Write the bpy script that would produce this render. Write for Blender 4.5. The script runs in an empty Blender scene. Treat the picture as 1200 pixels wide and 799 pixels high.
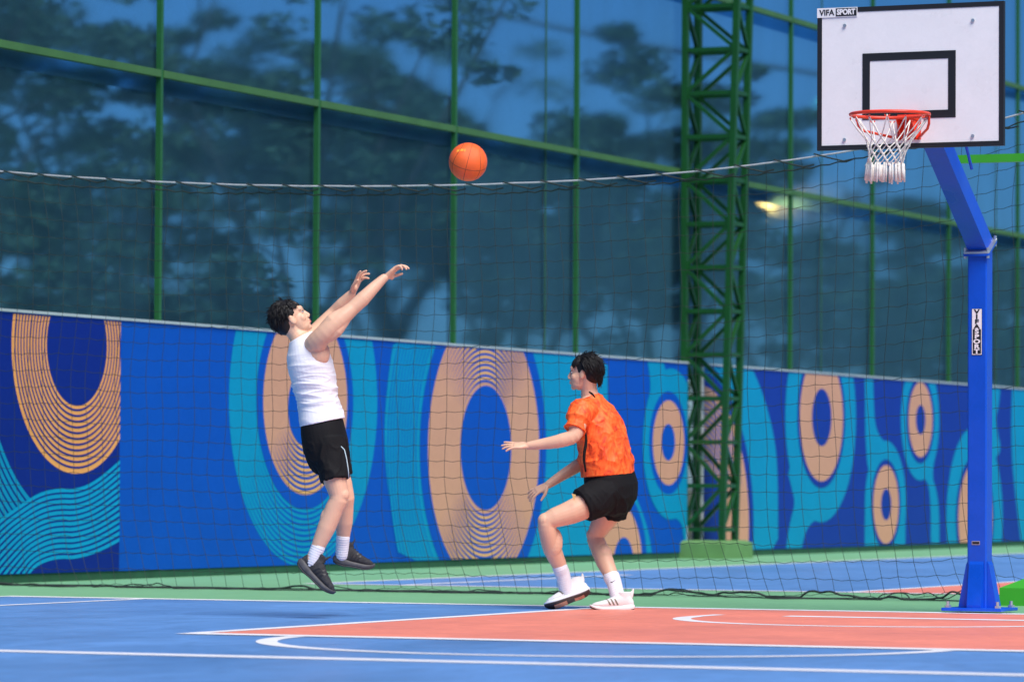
import bpy, bmesh, math, random
from mathutils import Vector, Matrix, noise
random.seed(7)
sc = bpy.context.scene
COL = sc.collection
PI = math.pi

# ------------------------------------------------------------------ camera, sky, sun
cam_d = bpy.data.cameras.new("camera")
cam = bpy.data.objects.new("camera", cam_d)
COL.objects.link(cam)
sc.camera = cam
cam_d.sensor_width = 36.0
cam_d.lens = 149.69
cam_d.clip_start = 0.1
cam_d.clip_end = 3000.0
YAW, PITCH, ROLL = math.radians(-23.8706), math.radians(1.9345), math.radians(0.2988)
_f = Vector((math.sin(YAW) * math.cos(PITCH), math.cos(YAW) * math.cos(PITCH), math.sin(PITCH)))
_r0 = Vector((math.cos(YAW), -math.sin(YAW), 0))
_u0 = _r0.cross(_f)
_r = _r0 * math.cos(ROLL) + _u0 * math.sin(ROLL)
_u = -_r0 * math.sin(ROLL) + _u0 * math.cos(ROLL)
cam.matrix_world = Matrix(((_r.x, _u.x, -_f.x, 8.3036), (_r.y, _u.y, -_f.y, -24.4078),
                           (_r.z, _u.z, -_f.z, 0.8021), (0, 0, 0, 1)))
cam_d.dof.use_dof = True
cam_d.dof.focus_distance = 26.3
cam_d.dof.aperture_fstop = 3.2

SUN_EL, SUN_AZ = math.radians(54), math.radians(127)       # azimuth from +Y towards +X
SUN_DIR = Vector((math.sin(SUN_AZ) * math.cos(SUN_EL), math.cos(SUN_AZ) * math.cos(SUN_EL), math.sin(SUN_EL)))
world = bpy.data.worlds.new("World")
sc.world = world
world.use_nodes = True
wn = world.node_tree
bg = wn.nodes["Background"]
sky = wn.nodes.new("ShaderNodeTexSky")
sky.sky_type = 'NISHITA'
sky.sun_disc = False
sky.sun_elevation = SUN_EL
sky.sun_rotation = SUN_AZ
sky.air_density = 1.0
sky.dust_density = 0.6
sky.ozone_density = 3.0
tint = wn.nodes.new("ShaderNodeMix")                       # white balance set for the court lights: the dusk sky goes blue
tint.data_type = 'RGBA'
tint.blend_type = 'MULTIPLY'
tint.inputs[0].default_value = 1.0
tint.inputs[7].default_value = (0.52, 0.74, 1.08, 1)
wn.links.new(sky.outputs[0], tint.inputs[6])
wn.links.new(tint.outputs[2], bg.inputs[0])
bg.inputs[1].default_value = 0.07

sun_d = bpy.data.lights.new("sun", 'SUN')
sun_d.energy = 3.9
sun_d.angle = math.radians(38)
sun_d.color = (1.0, 0.95, 0.9)
sun = bpy.data.objects.new("sun", sun_d)
COL.objects.link(sun)
sun.rotation_euler = SUN_DIR.to_track_quat('Z', 'Y').to_euler()
sun.location = SUN_DIR * 60

sc.view_settings.view_transform = 'Standard'
sc.view_settings.look = 'None'
sc.view_settings.exposure = 0.36
sc.view_settings.gamma = 1.0
sc.render.engine = 'CYCLES'
sc.cycles.use_denoising = True
sc.cycles.max_bounces = 6
sc.cycles.transparent_max_bounces = 24


# ------------------------------------------------------------------ materials
def srgb(r, g, b):
    def c(x):
        x /= 255.0
        return x / 12.92 if x <= 0.04045 else ((x + 0.055) / 1.055) ** 2.4
    return (c(r), c(g), c(b), 1.0)


MATS = {}


def mat(name, color, rough=0.6, var=0.0, vscale=4.0, bump=0.0, bscale=40.0, metal=0.0, sss=0.0, spec=None,
        stretch=None, rvar=0.0, var2=0.0):
    m = bpy.data.materials.new(name)
    MATS[name] = m
    m.use_nodes = True
    nt = m.node_tree
    b = nt.nodes["Principled BSDF"]
    b.inputs["Base Color"].default_value = color
    b.inputs["Roughness"].default_value = rough
    b.inputs["Metallic"].default_value = metal
    if spec is not None:
        b.inputs["Specular IOR Level"].default_value = spec
    if sss:
        b.inputs["Subsurface Weight"].default_value = sss
        b.inputs["Subsurface Radius"].default_value = (0.012, 0.004, 0.002)
        b.inputs["Subsurface Scale"].default_value = 1.0
    tc = nt.nodes.new("ShaderNodeTexCoord")
    src = tc.outputs["Object"]
    if stretch:
        mp = nt.nodes.new("ShaderNodeMapping")
        mp.inputs["Scale"].default_value = stretch
        nt.links.new(src, mp.inputs[0])
        src = mp.outputs[0]
    if var or rvar:
        n = nt.nodes.new("ShaderNodeTexNoise")
        n.inputs["Scale"].default_value = vscale
        n.inputs["Detail"].default_value = 6
        nt.links.new(src, n.inputs["Vector"])
        if var:
            mr = nt.nodes.new("ShaderNodeMapRange")
            mr.inputs[1].default_value = 0.25
            mr.inputs[2].default_value = 0.75
            mr.inputs[3].default_value = 1 - var
            mr.inputs[4].default_value = 1 + var
            nt.links.new(n.outputs[0], mr.inputs[0])
            mx = nt.nodes.new("ShaderNodeMix")
            mx.data_type = 'RGBA'
            mx.blend_type = 'MULTIPLY'
            mx.inputs[0].default_value = 1
            mx.inputs[6].default_value = color
            nt.links.new(mr.outputs[0], mx.inputs[7])
            col_out = mx.outputs[2]
            if var2:                                        # scuffs and worn patches
                n3 = nt.nodes.new("ShaderNodeTexNoise")
                n3.inputs["Scale"].default_value = vscale * 5.5
                n3.inputs["Detail"].default_value = 9
                n3.inputs["Roughness"].default_value = 0.72
                n3.inputs["Distortion"].default_value = 1.2
                nt.links.new(src, n3.inputs["Vector"])
                m3 = nt.nodes.new("ShaderNodeMapRange")
                m3.inputs[1].default_value = 0.35
                m3.inputs[2].default_value = 0.70
                m3.inputs[3].default_value = 1 - var2
                m3.inputs[4].default_value = 1 + var2
                nt.links.new(n3.outputs[0], m3.inputs[0])
                mx3 = nt.nodes.new("ShaderNodeMix")
                mx3.data_type = 'RGBA'
                mx3.blend_type = 'MULTIPLY'
                mx3.inputs[0].default_value = 1
                nt.links.new(col_out, mx3.inputs[6])
                nt.links.new(m3.outputs[0], mx3.inputs[7])
                col_out = mx3.outputs[2]
            nt.links.new(col_out, b.inputs["Base Color"])
        if rvar:
            mr2 = nt.nodes.new("ShaderNodeMapRange")
            mr2.inputs[1].default_value = 0.3
            mr2.inputs[2].default_value = 0.7
            mr2.inputs[3].default_value = rough - rvar
            mr2.inputs[4].default_value = rough + rvar
            nt.links.new(n.outputs[0], mr2.inputs[0])
            nt.links.new(mr2.outputs[0], b.inputs["Roughness"])
    if bump:
        n2 = nt.nodes.new("ShaderNodeTexNoise")
        n2.inputs["Scale"].default_value = bscale
        n2.inputs["Detail"].default_value = 4
        nt.links.new(src, n2.inputs["Vector"])
        bp = nt.nodes.new("ShaderNodeBump")
        bp.inputs["Strength"].default_value = bump
        bp.inputs["Distance"].default_value = 0.01
        nt.links.new(n2.outputs[0], bp.inputs["Height"])
        nt.links.new(bp.outputs[0], b.inputs["Normal"])
    return m


def emit(name, color, strength):
    m = bpy.data.materials.new(name)
    MATS[name] = m
    m.use_nodes = True
    b = m.node_tree.nodes["Principled BSDF"]
    b.inputs["Base Color"].default_value = (0.8, 0.8, 0.8, 1)
    b.inputs["Emission Color"].default_value = color
    b.inputs["Emission Strength"].default_value = strength
    return m


def fabric_mat(name, color, clear, ior=1.0048):
    """woven windscreen: part of the view passes between the threads"""
    m = bpy.data.materials.new(name)
    MATS[name] = m
    m.use_nodes = True
    nt = m.node_tree
    out = nt.nodes["Material Output"]
    b = nt.nodes["Principled BSDF"]
    b.inputs["Base Color"].default_value = color
    b.inputs["Roughness"].default_value = 0.75
    b.inputs["Specular IOR Level"].default_value = 0.2
    tr = nt.nodes.new("ShaderNodeBsdfRefraction")           # the weave softens what is seen through it
    tr.inputs["Color"].default_value = (0.30, 0.64, 0.92, 1)
    tr.inputs["Roughness"].default_value = 0.5
    tr.inputs["IOR"].default_value = ior
    mix = nt.nodes.new("ShaderNodeMixShader")
    tc = nt.nodes.new("ShaderNodeTexCoord")
    mp = nt.nodes.new("ShaderNodeMapping")
    mp.inputs["Scale"].default_value = (1, 1.0, 0.45)
    n = nt.nodes.new("ShaderNodeTexNoise")
    n.inputs["Scale"].default_value = 1.3
    n.inputs["Detail"].default_value = 7
    nt.links.new(tc.outputs["Object"], mp.inputs[0])
    nt.links.new(mp.outputs[0], n.inputs["Vector"])
    n2 = nt.nodes.new("ShaderNodeTexNoise")
    n2.inputs["Scale"].default_value = 75
    n2.inputs["Detail"].default_value = 2
    nt.links.new(tc.outputs["Object"], n2.inputs["Vector"])
    ad = nt.nodes.new("ShaderNodeMath")
    ad.operation = 'ADD'
    nt.links.new(n.outputs[0], ad.inputs[0])
    nt.links.new(n2.outputs[0], ad.inputs[1])
    mr = nt.nodes.new("ShaderNodeMapRange")
    mr.inputs[1].default_value = 0.65
    mr.inputs[2].default_value = 1.35
    mr.inputs[3].default_value = clear - 0.11
    mr.inputs[4].default_value = clear + 0.11
    nt.links.new(ad.outputs[0], mr.inputs[0])
    nt.links.new(mr.outputs[0], mix.inputs[0])
    nt.links.new(b.outputs[0], mix.inputs[1])
    nt.links.new(tr.outputs[0], mix.inputs[2])
    nt.links.new(mix.outputs[0], out.inputs[0])
    bp = nt.nodes.new("ShaderNodeBump")
    bp.inputs["Strength"].default_value = 0.4
    bp.inputs["Distance"].default_value = 0.05
    nt.links.new(n.outputs[0], bp.inputs["Height"])
    nt.links.new(bp.outputs[0], b.inputs["Normal"])
    return m


M_EARTH = mat("earth", (0.05, 0.06, 0.03, 1), 0.9, 0.3, 0.5)
M_GREEN = mat("court_green", srgb(116, 172, 124), 0.6, 0.08, 1.0, 0.15, 300, var2=0.08)
M_BLUE = mat("court_blue", srgb(94, 140, 196), 0.45, 0.12, 0.6, 0.12, 300, stretch=(1, 0.5, 1), rvar=0.13, var2=0.17)
M_RED = mat("court_red", srgb(232, 134, 110), 0.5, 0.08, 0.8, 0.12, 300, rvar=0.1, var2=0.12)
M_LINE = mat("line_white", (0.80, 0.80, 0.82, 1), 0.55, 0.07, 1.2, var2=0.06)
M_STEELG = mat("steel_green", srgb(34, 92, 44), 0.4, 0.12, 3, 0.05, 60)
M_RAIL = mat("rail_green", srgb(62, 104, 52), 0.5, 0.15, 3, 0.05, 60)
M_TOWERG = mat("tower_green", srgb(15, 74, 24), 0.42, 0.15, 4, 0.05, 60)
M_BRIGHTG = mat("bright_green", srgb(60, 160, 38), 0.4, 0.06, 6)
M_CONCG = mat("concrete_green", srgb(94, 138, 80), 0.7, 0.12, 6, 0.2, 40)
M_DARKG = mat("kerb_green", srgb(28, 78, 52), 0.8, 0.2, 5)
M_FAB = fabric_mat("screen_fabric", (0.026, 0.096, 0.148, 1), 0.64)
M_FAB2 = fabric_mat("screen_fabric_dense", (0.024, 0.090, 0.130, 1), 0.36, 1.0032)
M_BARK = mat("bark", (0.045, 0.034, 0.024, 1), 0.9, 0.3, 6)
M_LEAF = mat("leaf", (0.035, 0.07, 0.025, 1), 0.7, 0.35, 0.7)
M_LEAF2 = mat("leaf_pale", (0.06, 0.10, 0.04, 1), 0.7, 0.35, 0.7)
M_CORD = mat("net_cord", (0.012, 0.022, 0.02, 1), 0.7)
M_ROPE = mat("net_rope", (0.42, 0.45, 0.47, 1), 0.7, 0.15, 30)
M_POLE = mat("pole_blue", srgb(0, 76, 198), 0.35, 0.08, 5, 0.04, 30, rvar=0.1, var2=0.06)
M_BOARD = mat("board_white", (0.86, 0.84, 0.84, 1), 0.35, 0.03, 5, rvar=0.12, var2=0.025)
M_BLACK = mat("black_paint", (0.012, 0.012, 0.014, 1), 0.45)
M_RIM = mat("rim_red", srgb(232, 62, 34), 0.35, 0.08, 20)
M_NETW = mat("hoop_net_white", (0.74, 0.70, 0.64, 1), 0.85, 0.2, 40)
M_ZINC = mat("zinc", (0.55, 0.57, 0.6, 1), 0.35, 0.1, 20, metal=0.8)
M_TRIM = mat("trim_white", (0.36, 0.43, 0.43, 1), 0.6, 0.1, 4)

# print colours
M_P_NAVY = mat("print_navy", srgb(4, 36, 122), 0.6, 0.04, 2, spec=0.15, var2=0.05)
M_P_ROYAL = mat("print_royal", srgb(0, 76, 170), 0.6, 0.04, 2, spec=0.15, var2=0.05)
M_P_INDIGO = mat("print_indigo", srgb(16, 54, 142), 0.6, 0.04, 2, spec=0.15, var2=0.05)
M_P_CYAN = mat("print_cyan", srgb(0, 136, 174), 0.6, 0.04, 2, spec=0.15, var2=0.05)
M_P_CYAN2 = mat("print_cyan_bright", srgb(0, 146, 186), 0.6, 0.04, 2, spec=0.15, var2=0.05)
M_P_PEACH = mat("print_peach", srgb(198, 146, 118), 0.6, 0.04, 2, spec=0.15, var2=0.05)
M_P_ORANGE = mat("print_orange", srgb(226, 156, 88), 0.6, 0.04, 2, spec=0.15, var2=0.05)
M_P_GOLD = mat("print_gold", srgb(222, 168, 104), 0.6, 0.04, 2, spec=0.15)


# ------------------------------------------------------------------ object helpers
def link_mesh(name, verts, faces, m, parent=None, smooth=False, mats=None, fmi=None):
    me = bpy.data.meshes.new(name)
    me.from_pydata([tuple(v) for v in verts], [], faces)
    for mm in (mats or [m]):
        me.materials.append(mm)
    if fmi:
        me.polygons.foreach_set("material_index", fmi)
    if smooth:
        me.polygons.foreach_set("use_smooth", [True] * len(me.polygons))
    me.update()
    o = bpy.data.objects.new(name, me)
    COL.objects.link(o)
    if parent:
        o.parent = parent
    return o


def thing(name, label, cat, loc=(0, 0, 0), rz=0.0, group=None):
    o = bpy.data.objects.new(name, None)
    COL.objects.link(o)
    o.location = loc
    o.rotation_euler = (0, 0, rz)
    o.empty_display_size = 0.2
    tag(o, label, cat, group)
    return o


def tag(o, label, cat, group=None):
    o["label"] = label
    o["category"] = cat
    if group:
        o["group"] = group
    return o


def kind(o, k):
    o["kind"] = k
    return o


class MB:
    """collects shapes into one mesh"""

    def __init__(self):
        self.v, self.f, self.mi = [], [], []
        self.m = 0

    def face(self, pts):
        n = len(self.v)
        self.v += [Vector(p) for p in pts]
        self.f.append(tuple(range(n, n + len(pts))))
        self.mi.append(self.m)

    def grid(self, rings, closed=True, cap=True):
        """rings: lists of equal length"""
        n0 = len(self.v)
        k = len(rings[0])
        for r in rings:
            self.v += [Vector(p) for p in r]
        for i in range(len(rings) - 1):
            for j in range(k if closed else k - 1):
                a = n0 + i * k + j
                b = n0 + i * k + (j + 1) % k
                self.f.append((a, b, b + k, a + k))
                self.mi.append(self.m)
        if cap and closed:
            self.f.append(tuple(n0 + j for j in reversed(range(k))))
            self.mi.append(self.m)
            self.f.append(tuple(n0 + (len(rings) - 1) * k + j for j in range(k)))
            self.mi.append(self.m)

    def box(self, lo, hi, bev=0.0):
        x0, y0, z0 = lo
        x1, y1, z1 = hi
        if bev:
            def ring(z, i):
                a, b = x0 + i, x1 - i
                c, d = y0 + i, y1 - i
                q = bev
                return [(a + q, c, z), (b - q, c, z), (b, c + q, z), (b, d - q, z), (b - q, d, z), (a + q, d, z),
                        (a, d - q, z), (a, c + q, z)]
            self.grid([ring(z0, bev * .6), ring(z0 + bev, 0), ring(z1 - bev, 0), ring(z1, bev * .6)])
        else:
            self.grid([[(x0, y0, z), (x1, y0, z), (x1, y1, z), (x0, y1, z)] for z in (z0, z1)])

    def bar(self, a, b, w, h=None, up=(0, 0, 1)):
        h = h or w
        a, b = Vector(a), Vector(b)
        t = (b - a).normalized()
        up = Vector(up)
        if abs(t.dot(up)) > 0.98:
            up = Vector((0, 1, 0))
        s = t.cross(up).normalized()
        q = s.cross(t)
        rings = []
        for p in (a, b):
            rings.append([p + s * (w / 2) * i + q * (h / 2) * j for i, j in ((-1, -1), (1, -1), (1, 1), (-1, 1))])
        self.grid(rings)

    def tube(self, pts, rad, n=8, cap=True, flat=1.0, side=None):
        pts = [Vector(p) for p in pts]
        rr = rad if isinstance(rad, (list, tuple)) else [rad] * len(pts)
        rings = []
        s = None
        for i, p in enumerate(pts):
            t = (pts[min(i + 1, len(pts) - 1)] - pts[max(i - 1, 0)]).normalized()
            if side is not None:
                s = Vector(side)
            elif s is None:
                s = Vector((0, 0, 1)) if abs(t.z) < 0.9 else Vector((1, 0, 0))
            s = (s - t * s.dot(t)).normalized()
            q = t.cross(s)
            rings.append([p + s * rr[i] * math.cos(2 * PI * k / n) + q * rr[i] * flat * math.sin(2 * PI * k / n)
                          for k in range(n)])
        self.grid(rings, True, cap)

    def sphere(self, c, rad, n=12, m=8, rot=None):
        c = Vector(c)
        rx, ry, rz = rad if isinstance(rad, (list, tuple)) else (rad,) * 3
        rings = []
        for i in range(m + 1):
            th = -PI / 2 + PI * i / m
            th = max(min(th, PI / 2 - 0.02), -PI / 2 + 0.02)
            ring = []
            for k in range(n):
                a = 2 * PI * k / n
                d = Vector((rx * math.cos(th) * math.cos(a), ry * math.cos(th) * math.sin(a), rz * math.sin(th)))
                if rot:
                    d = rot @ d
                ring.append(c + d)
            rings.append(ring)
        self.grid(rings)

    def build(self, name, m, parent=None, smooth=False, mats=None):
        return link_mesh(name, self.v, self.f, m, parent, smooth, mats, self.mi if mats else None)


def copy_child(o, parent):
    c = o.copy()
    COL.objects.link(c)
    c.parent = parent
    return c


# ------------------------------------------------------------------ ground and courts
LAY = 0.0012


def sheet(name, x0, x1, y0, y1, z, m, sub=1):
    b = MB()
    b.face([(x0, y0, z), (x1, y0, z), (x1, y1, z), (x0, y1, z)])
    return kind(b.build(name, m), "structure")


sheet("ground", -900, 900, -600, 1300, -0.012, M_EARTH)
sheet("court_apron", -9.3, 13, -40, 42, 0.0, M_GREEN)
sheet("court", -7.1, 9.0, -34, 1.574, LAY, M_BLUE)
sheet("far_court", -7.0, 9.0, 6.25, 38, LAY, M_BLUE)
sheet("key_area", -2.42, 2.42, -4.266, 1.574, 2 * LAY, M_RED)
sheet("far_key_area", -2.42, 2.42, 6.25, 12.05, 2 * LAY, M_RED)


def lines(name, segs):
    b = MB()
    for s in segs:
        if s[0] == 'r':
            _, x0, x1, y0, y1, z = s
            b.face([(x0, y0, z), (x1, y0, z), (x1, y1, z), (x0, y1, z)])
        else:
            _, cx, cy, r, a0, a1, w, z = s
            n = 72
            ring = []
            for i in range(n + 1):
                a = math.radians(a0 + (a1 - a0) * i / n)
                ring.append([(cx + (r - w) * math.cos(a), cy + (r - w) * math.sin(a), z),
                             (cx + r * math.cos(a), cy + r * math.sin(a), z)])
            b.grid(ring, closed=False, cap=False)
    return kind(b.build(name, M_LINE), "structure")


Z3 = 3 * LAY
Z4 = 4 * LAY
lines("court_lines", [
    ('r', -7.1, 9.0, 1.50, 1.70, Z3),
    ('r', -2.50, 2.50, -4.40, -4.20, Z4),
    ('r', -2.53, -2.42, -4.20, 1.50, Z3), ('r', 2.42, 2.53, -4.20, 1.50, Z3),
    ('a', 0, -4.30, 1.84, 180, 360, 0.11, Z3),
    ('r', -7.1, 9.0, -6.94, -6.74, Z3),
    ('a', 0, -0.02, 1.30, 180, 360, 0.11, Z3),
    ('r', -1.30, -1.215, -0.02, 0.42, Z3), ('r', 1.215, 1.30, -0.02, 0.42, Z3),
    ('r', -0.80, 1.10, 0.28, 0.46, Z3),
    ('r', -6.0, -5.92, -2.4, 1.50, Z3),
    ('r', -7.1, -7.02, -34, 1.50, Z3),
])
lines("far_court_lines", [
    ('r', -7.08, -6.98, 6.20, 38, Z3), ('r', -6.98, 9.0, 6.17, 6.33, Z3),
    ('r', -2.50, -2.42, 6.33, 12.1, Z3), ('r', 2.42, 2.5, 6.33, 12.1, Z3), ('r', -2.42, 2.42, 12.0, 12.14, Z3),
    ('r', -6.25, -6.15, 6.33, 11, Z3),
])

# ------------------------------------------------------------------ mural walls
WU = -9.063
WH = 2.18


def clip(poly, v0, v1, z0, z1):
    def cut(pts, inside, inter):
        out = []
        for i in range(len(pts)):
            a, b = pts[i - 1], pts[i]
            ia, ib = inside(a), inside(b)
            if ib:
                if not ia:
                    out.append(inter(a, b))
                out.append(b)
            elif ia:
                out.append(inter(a, b))
        return out

    def lin(k, val):
        def f(a, b):
            t = (val - a[k]) / (b[k] - a[k])
            return (a[0] + (b[0] - a[0]) * t, a[1] + (b[1] - a[1]) * t)
        return f
    for k, val, sgn in ((0, v0, 1), (0, v1, -1), (1, z0, 1), (1, z1, -1)):
        poly = cut(poly, (lambda p, k=k, val=val, sgn=sgn: (p[k] - val) * sgn >= 0), lin(k, val))
        if len(poly) < 3:
            return []
    return poly


class Print:
    """flat printed shapes: thin layers proud of the panel face, clipped to its edges"""

    def __init__(self, v0, v1):
        self.b = MB()
        self.v0, self.v1 = v0 + 0.002, v1 - 0.002
        self.mats = []

    def poly(self, pts, m, layer):
        if m not in self.mats:
            self.mats.append(m)
        self.b.m = self.mats.index(m)
        p = clip(pts, self.v0, self.v1, 0.075, WH - 0.035)
        if len(p) >= 3:
            x = WU + 0.0012 * layer
            self.b.face([(x, a, z) for a, z in p])

    def disc(self, c, r, m, layer, n=96):
        self.poly([(c[0] + r * math.cos(2 * PI * i / n), c[1] + r * math.sin(2 * PI * i / n)) for i in range(n)],
                  m, layer)

    def ring(self, c, r, w, m, layer, a0=0, a1=360, n=90, taper=False):
        for i in range(n):
            t0, t1 = math.radians(a0 + (a1 - a0) * i / n), math.radians(a0 + (a1 - a0) * (i + 1) / n)
            w0 = w1 = w
            if taper:
                w0 = w * math.sin(PI * i / n) ** 1.3
                w1 = w * math.sin(PI * (i + 1) / n) ** 1.3
            q = [(c[0] + rr * math.cos(t), c[1] + rr * math.sin(t)) for rr, t in
                 ((r - w0 / 2, t0), (r + w0 / 2, t0), (r + w1 / 2, t1), (r - w1 / 2, t1))]
            self.poly(q, m, layer)

    def ribbon(self, line, w, m, layer):
        L = [Vector((p[0], p[1])) for p in line]
        nn = []
        for i in range(len(L)):
            t = (L[min(i + 1, len(L) - 1)] - L[max(i - 1, 0)]).normalized()
            nn.append(Vector((-t.y, t.x)))
        for i in range(len(L) - 1):
            self.poly([tuple(L[i] + nn[i] * w / 2), tuple(L[i] - nn[i] * w / 2), tuple(L[i + 1] - nn[i + 1] * w / 2),
                       tuple(L[i + 1] + nn[i + 1] * w / 2)], m, layer)


def smooth_poly(pts, it=2, closed=True):
    for _ in range(it):
        out = []
        n = len(pts)
        for i in range(n if closed else n - 1):
            a, b = pts[i], pts[(i + 1) % n]
            out.append((a[0] * .75 + b[0] * .25, a[1] * .75 + b[1] * .25))
            out.append((a[0] * .25 + b[0] * .75, a[1] * .25 + b[1] * .75))
        if not closed:
            out = [pts[0]] + out + [pts[-1]]
        pts = out
    return pts


def wall_body(root, v0, v1, bgm):
    b = MB()
    b.box((WU - 0.12, v0, 0.07), (WU, v1, WH - 0.022))
    b.build("panel", bgm, root)
    b = MB()
    b.box((WU - 0.14, v0 - 0.01, WH - 0.022), (WU + 0.015, v1 + 0.01, WH))
    b.build("top_trim", M_TRIM, root)
    b = MB()
    b.box((WU - 0.115, v0, -0.01), (WU - 0.01, v1, 0.07))
    b.build("base_strip", M_DARKG, root)


# left mural: two printed runs, orange rings on navy, then big peach rings on royal blue
w1 = thing("mural_wall", "long blue mural wall with large orange and peach rings left of the lattice tower", "wall", (0, 0, 0), 0, "mural walls along the court")
SEAM, END1 = 6.76, 19.66
wall_body(w1, 1.0, END1, M_P_ROYAL)
p = Print(1.0, SEAM)
p.poly([(1.0, 0), (SEAM, 0), (SEAM, 3), (1.0, 3)], M_P_NAVY, 1)
cL = (6.03, 1.925)
p.disc(cL, 1.05, M_P_ORANGE, 2)
p.disc(cL, 0.495, M_P_NAVY, 3)
for k in range(11):
    p.ring(cL, 0.53 + 0.047 * k, 0.017, M_P_NAVY, 4)
for k in range(16):                                        # cyan stripes hugging the ring
    p.ring(cL, 1.47 + 0.060 * k, 0.040, M_P_CYAN, 2, 175, 262)
# wave band over it
up = [(3.7, -0.15), (4.439, 0.299), (4.825, 0.497), (5.062, 0.584), (5.422, 0.707), (5.737, 0.742), (6.043, 0.735),
      (6.367, 0.806), (6.826, 1.006)]
lo = [(4.95, -0.20), (5.10, -0.05), (5.23, 0.04), (5.365, 0.138), (5.609, 0.19), (5.815, 0.201), (5.996, 0.191),
      (6.377, 0.235), (6.837, 0.351)]
p.poly(smooth_poly(up, 2, False) + [(6.837, -0.3), (3.7, -0.3)], M_P_NAVY, 4)
for k in range(13):
    t = k / 12.0
    ln = [(a[0] * (1 - t) + b[0] * t, a[1] * (1 - t) + b[1] * t) for a, b in zip(up, lo)]
    p.ribbon(smooth_poly(ln, 2, False), 0.030, M_P_CYAN2, 5)
p.b.build("printed_rings", None, w1, mats=p.mats)

p = Print(SEAM, END1)
cA = (10.21, 1.552)
p.disc(cA, 1.50, M_P_CYAN, 1)
p.disc(cA, 0.98, M_P_ROYAL, 3)
p.disc(cA, 0.85, M_P_PEACH, 4)
p.disc((10.2, 1.494), 0.355, M_P_ROYAL, 5)
for k in range(10):
    p.ring(cA, 1.02 + 0.05 * k, 0.018, M_P_ROYAL, 2, 200, 330, taper=True)
for k in range(9):
    p.ring(cA, 0.40 + 0.05 * k, 0.022, M_P_ROYAL, 6, 205, 335, taper=True)
    p.ring(cA, 0.425 + 0.05 * k, 0.024, M_P_GOLD, 7, 215, 325, taper=True)
B_cyan = [(12.105, 2.3), (11.941, 1.829), (11.855, 1.343), (11.898, 0.941), (12.055, 0.457), (12.25, -0.014),
          (18.674, -0.118), (18.571, 0.235), (18.321, 0.551), (17.904, 0.882), (17.399, 1.152), (17.346, 1.695),
          (17.34, 2.3)]
p.poly(smooth_poly(B_cyan, 2), M_P_CYAN, 2)
cB = (14.18, 1.168)
for k in range(11):
    p.ring(cB, 1.62 + 0.062 * k, 0.016, M_P_ROYAL, 3, 105, 250, taper=True)
p.disc(cB, 1.53, M_P_ROYAL, 4)
p.disc(cB, 1.345, M_P_PEACH, 5)
p.disc((14.2, 1.17), 0.618, M_P_ROYAL, 6)
for k in range(13):
    for a0, a1 in ((205, 335), (25, 155)):
        p.ring(cB, 0.665 + 0.053 * k, 0.025, M_P_ROYAL, 7, a0 + 6, a1 - 6, taper=True)
        p.ring(cB, 0.692 + 0.053 * k, 0.026, M_P_GOLD, 8, a0 + 12, a1 - 12, taper=True)
cD = (17.70, -0.03)
p.disc(cD, 0.77, M_P_ROYAL, 5)
p.disc(cD, 0.62, M_P_PEACH, 6)
p.disc((17.8, -0.03), 0.28, M_P_ROYAL, 7)
cC = (19.09, 1.275)
p.poly(smooth_poly([(18.40, 2.3), (18.92, 2.3), (18.975, 2.046), (19.3, 1.95), (19.3, 1.6), (18.6, 1.4), (18.40, 1.65),
                    (18.60, 1.86)], 2), M_P_CYAN, 3)
p.disc((19.17, 1.262), 0.83, M_P_CYAN, 4)
p.poly(smooth_poly([(18.7, 0.76), (19.068, 0.47), (19.45, 0.43), (19.56, 0.27), (19.59, -0.06), (19.85, -0.06),
                    (19.84, 0.9), (19.2, 0.9)], 2), M_P_CYAN, 3)
p.disc(cC, 0.565, M_P_ROYAL, 5)
p.disc(cC, 0.465, M_P_PEACH, 6)
p.disc((19.075, 1.28), 0.20, M_P_ROYAL, 7)
p.b.build("printed_rings", None, w1, mats=p.mats)
b = MB()
b.box((WU - 0.118, END1 + 0.001, 0.08), (WU + 0.003, END1 + 0.012, 0.36))
b.build("end_label", M_BOARD, w1)

w2 = thing("mural_wall", "blue mural wall with small peach rings and cyan stems, right of the lattice tower", "wall", (0, 0, 0), 0, "mural walls along the court")
V20 = 20.16
wall_body(w2, V20, 37.0, M_P_INDIGO)
b = MB()
b.box((WU - 0.119, V20 - 0.03, 0.02), (WU + 0.003, V20 - 0.001, WH - 0.04))
b.build("end_trim", M_BOARD, w2)
p = Print(V20, 37.0)
p.poly(smooth_poly([(19.6, 2.3), (21.539, 2.3), (21.707, 2.158), (22.019, 1.908), (22.248, 1.654), (22.422, 1.397),
                    (22.54, 1.099), (22.573, 0.599), (22.579, -0.052), (19.6, -0.052)], 2), M_P_CYAN, 1)
cE = (20.02, 0.35)
p.disc(cE, 1.74, M_P_INDIGO, 2)
p.disc(cE, 1.58, M_P_PEACH, 3)
for k in range(12):
    p.ring(cE, 0.80 + 0.06 * k, 0.022, M_P_ROYAL, 4, 15, 105, taper=True)
    p.ring(cE, 1.66 + 0.055 * k, 0.018, M_P_INDIGO, 4, 62, 115, taper=True)
p.disc(cE, 0.75, M_P_INDIGO, 5)


def eye(c, rc, rg, rp, ri, co=None):
    p.disc(co or c, rc, M_P_CYAN, 2)
    p.disc(c, rg, M_P_INDIGO, 4)
    p.disc(c, rp, M_P_PEACH, 5)
    p.disc(c, ri, M_P_INDIGO, 6)


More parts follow.
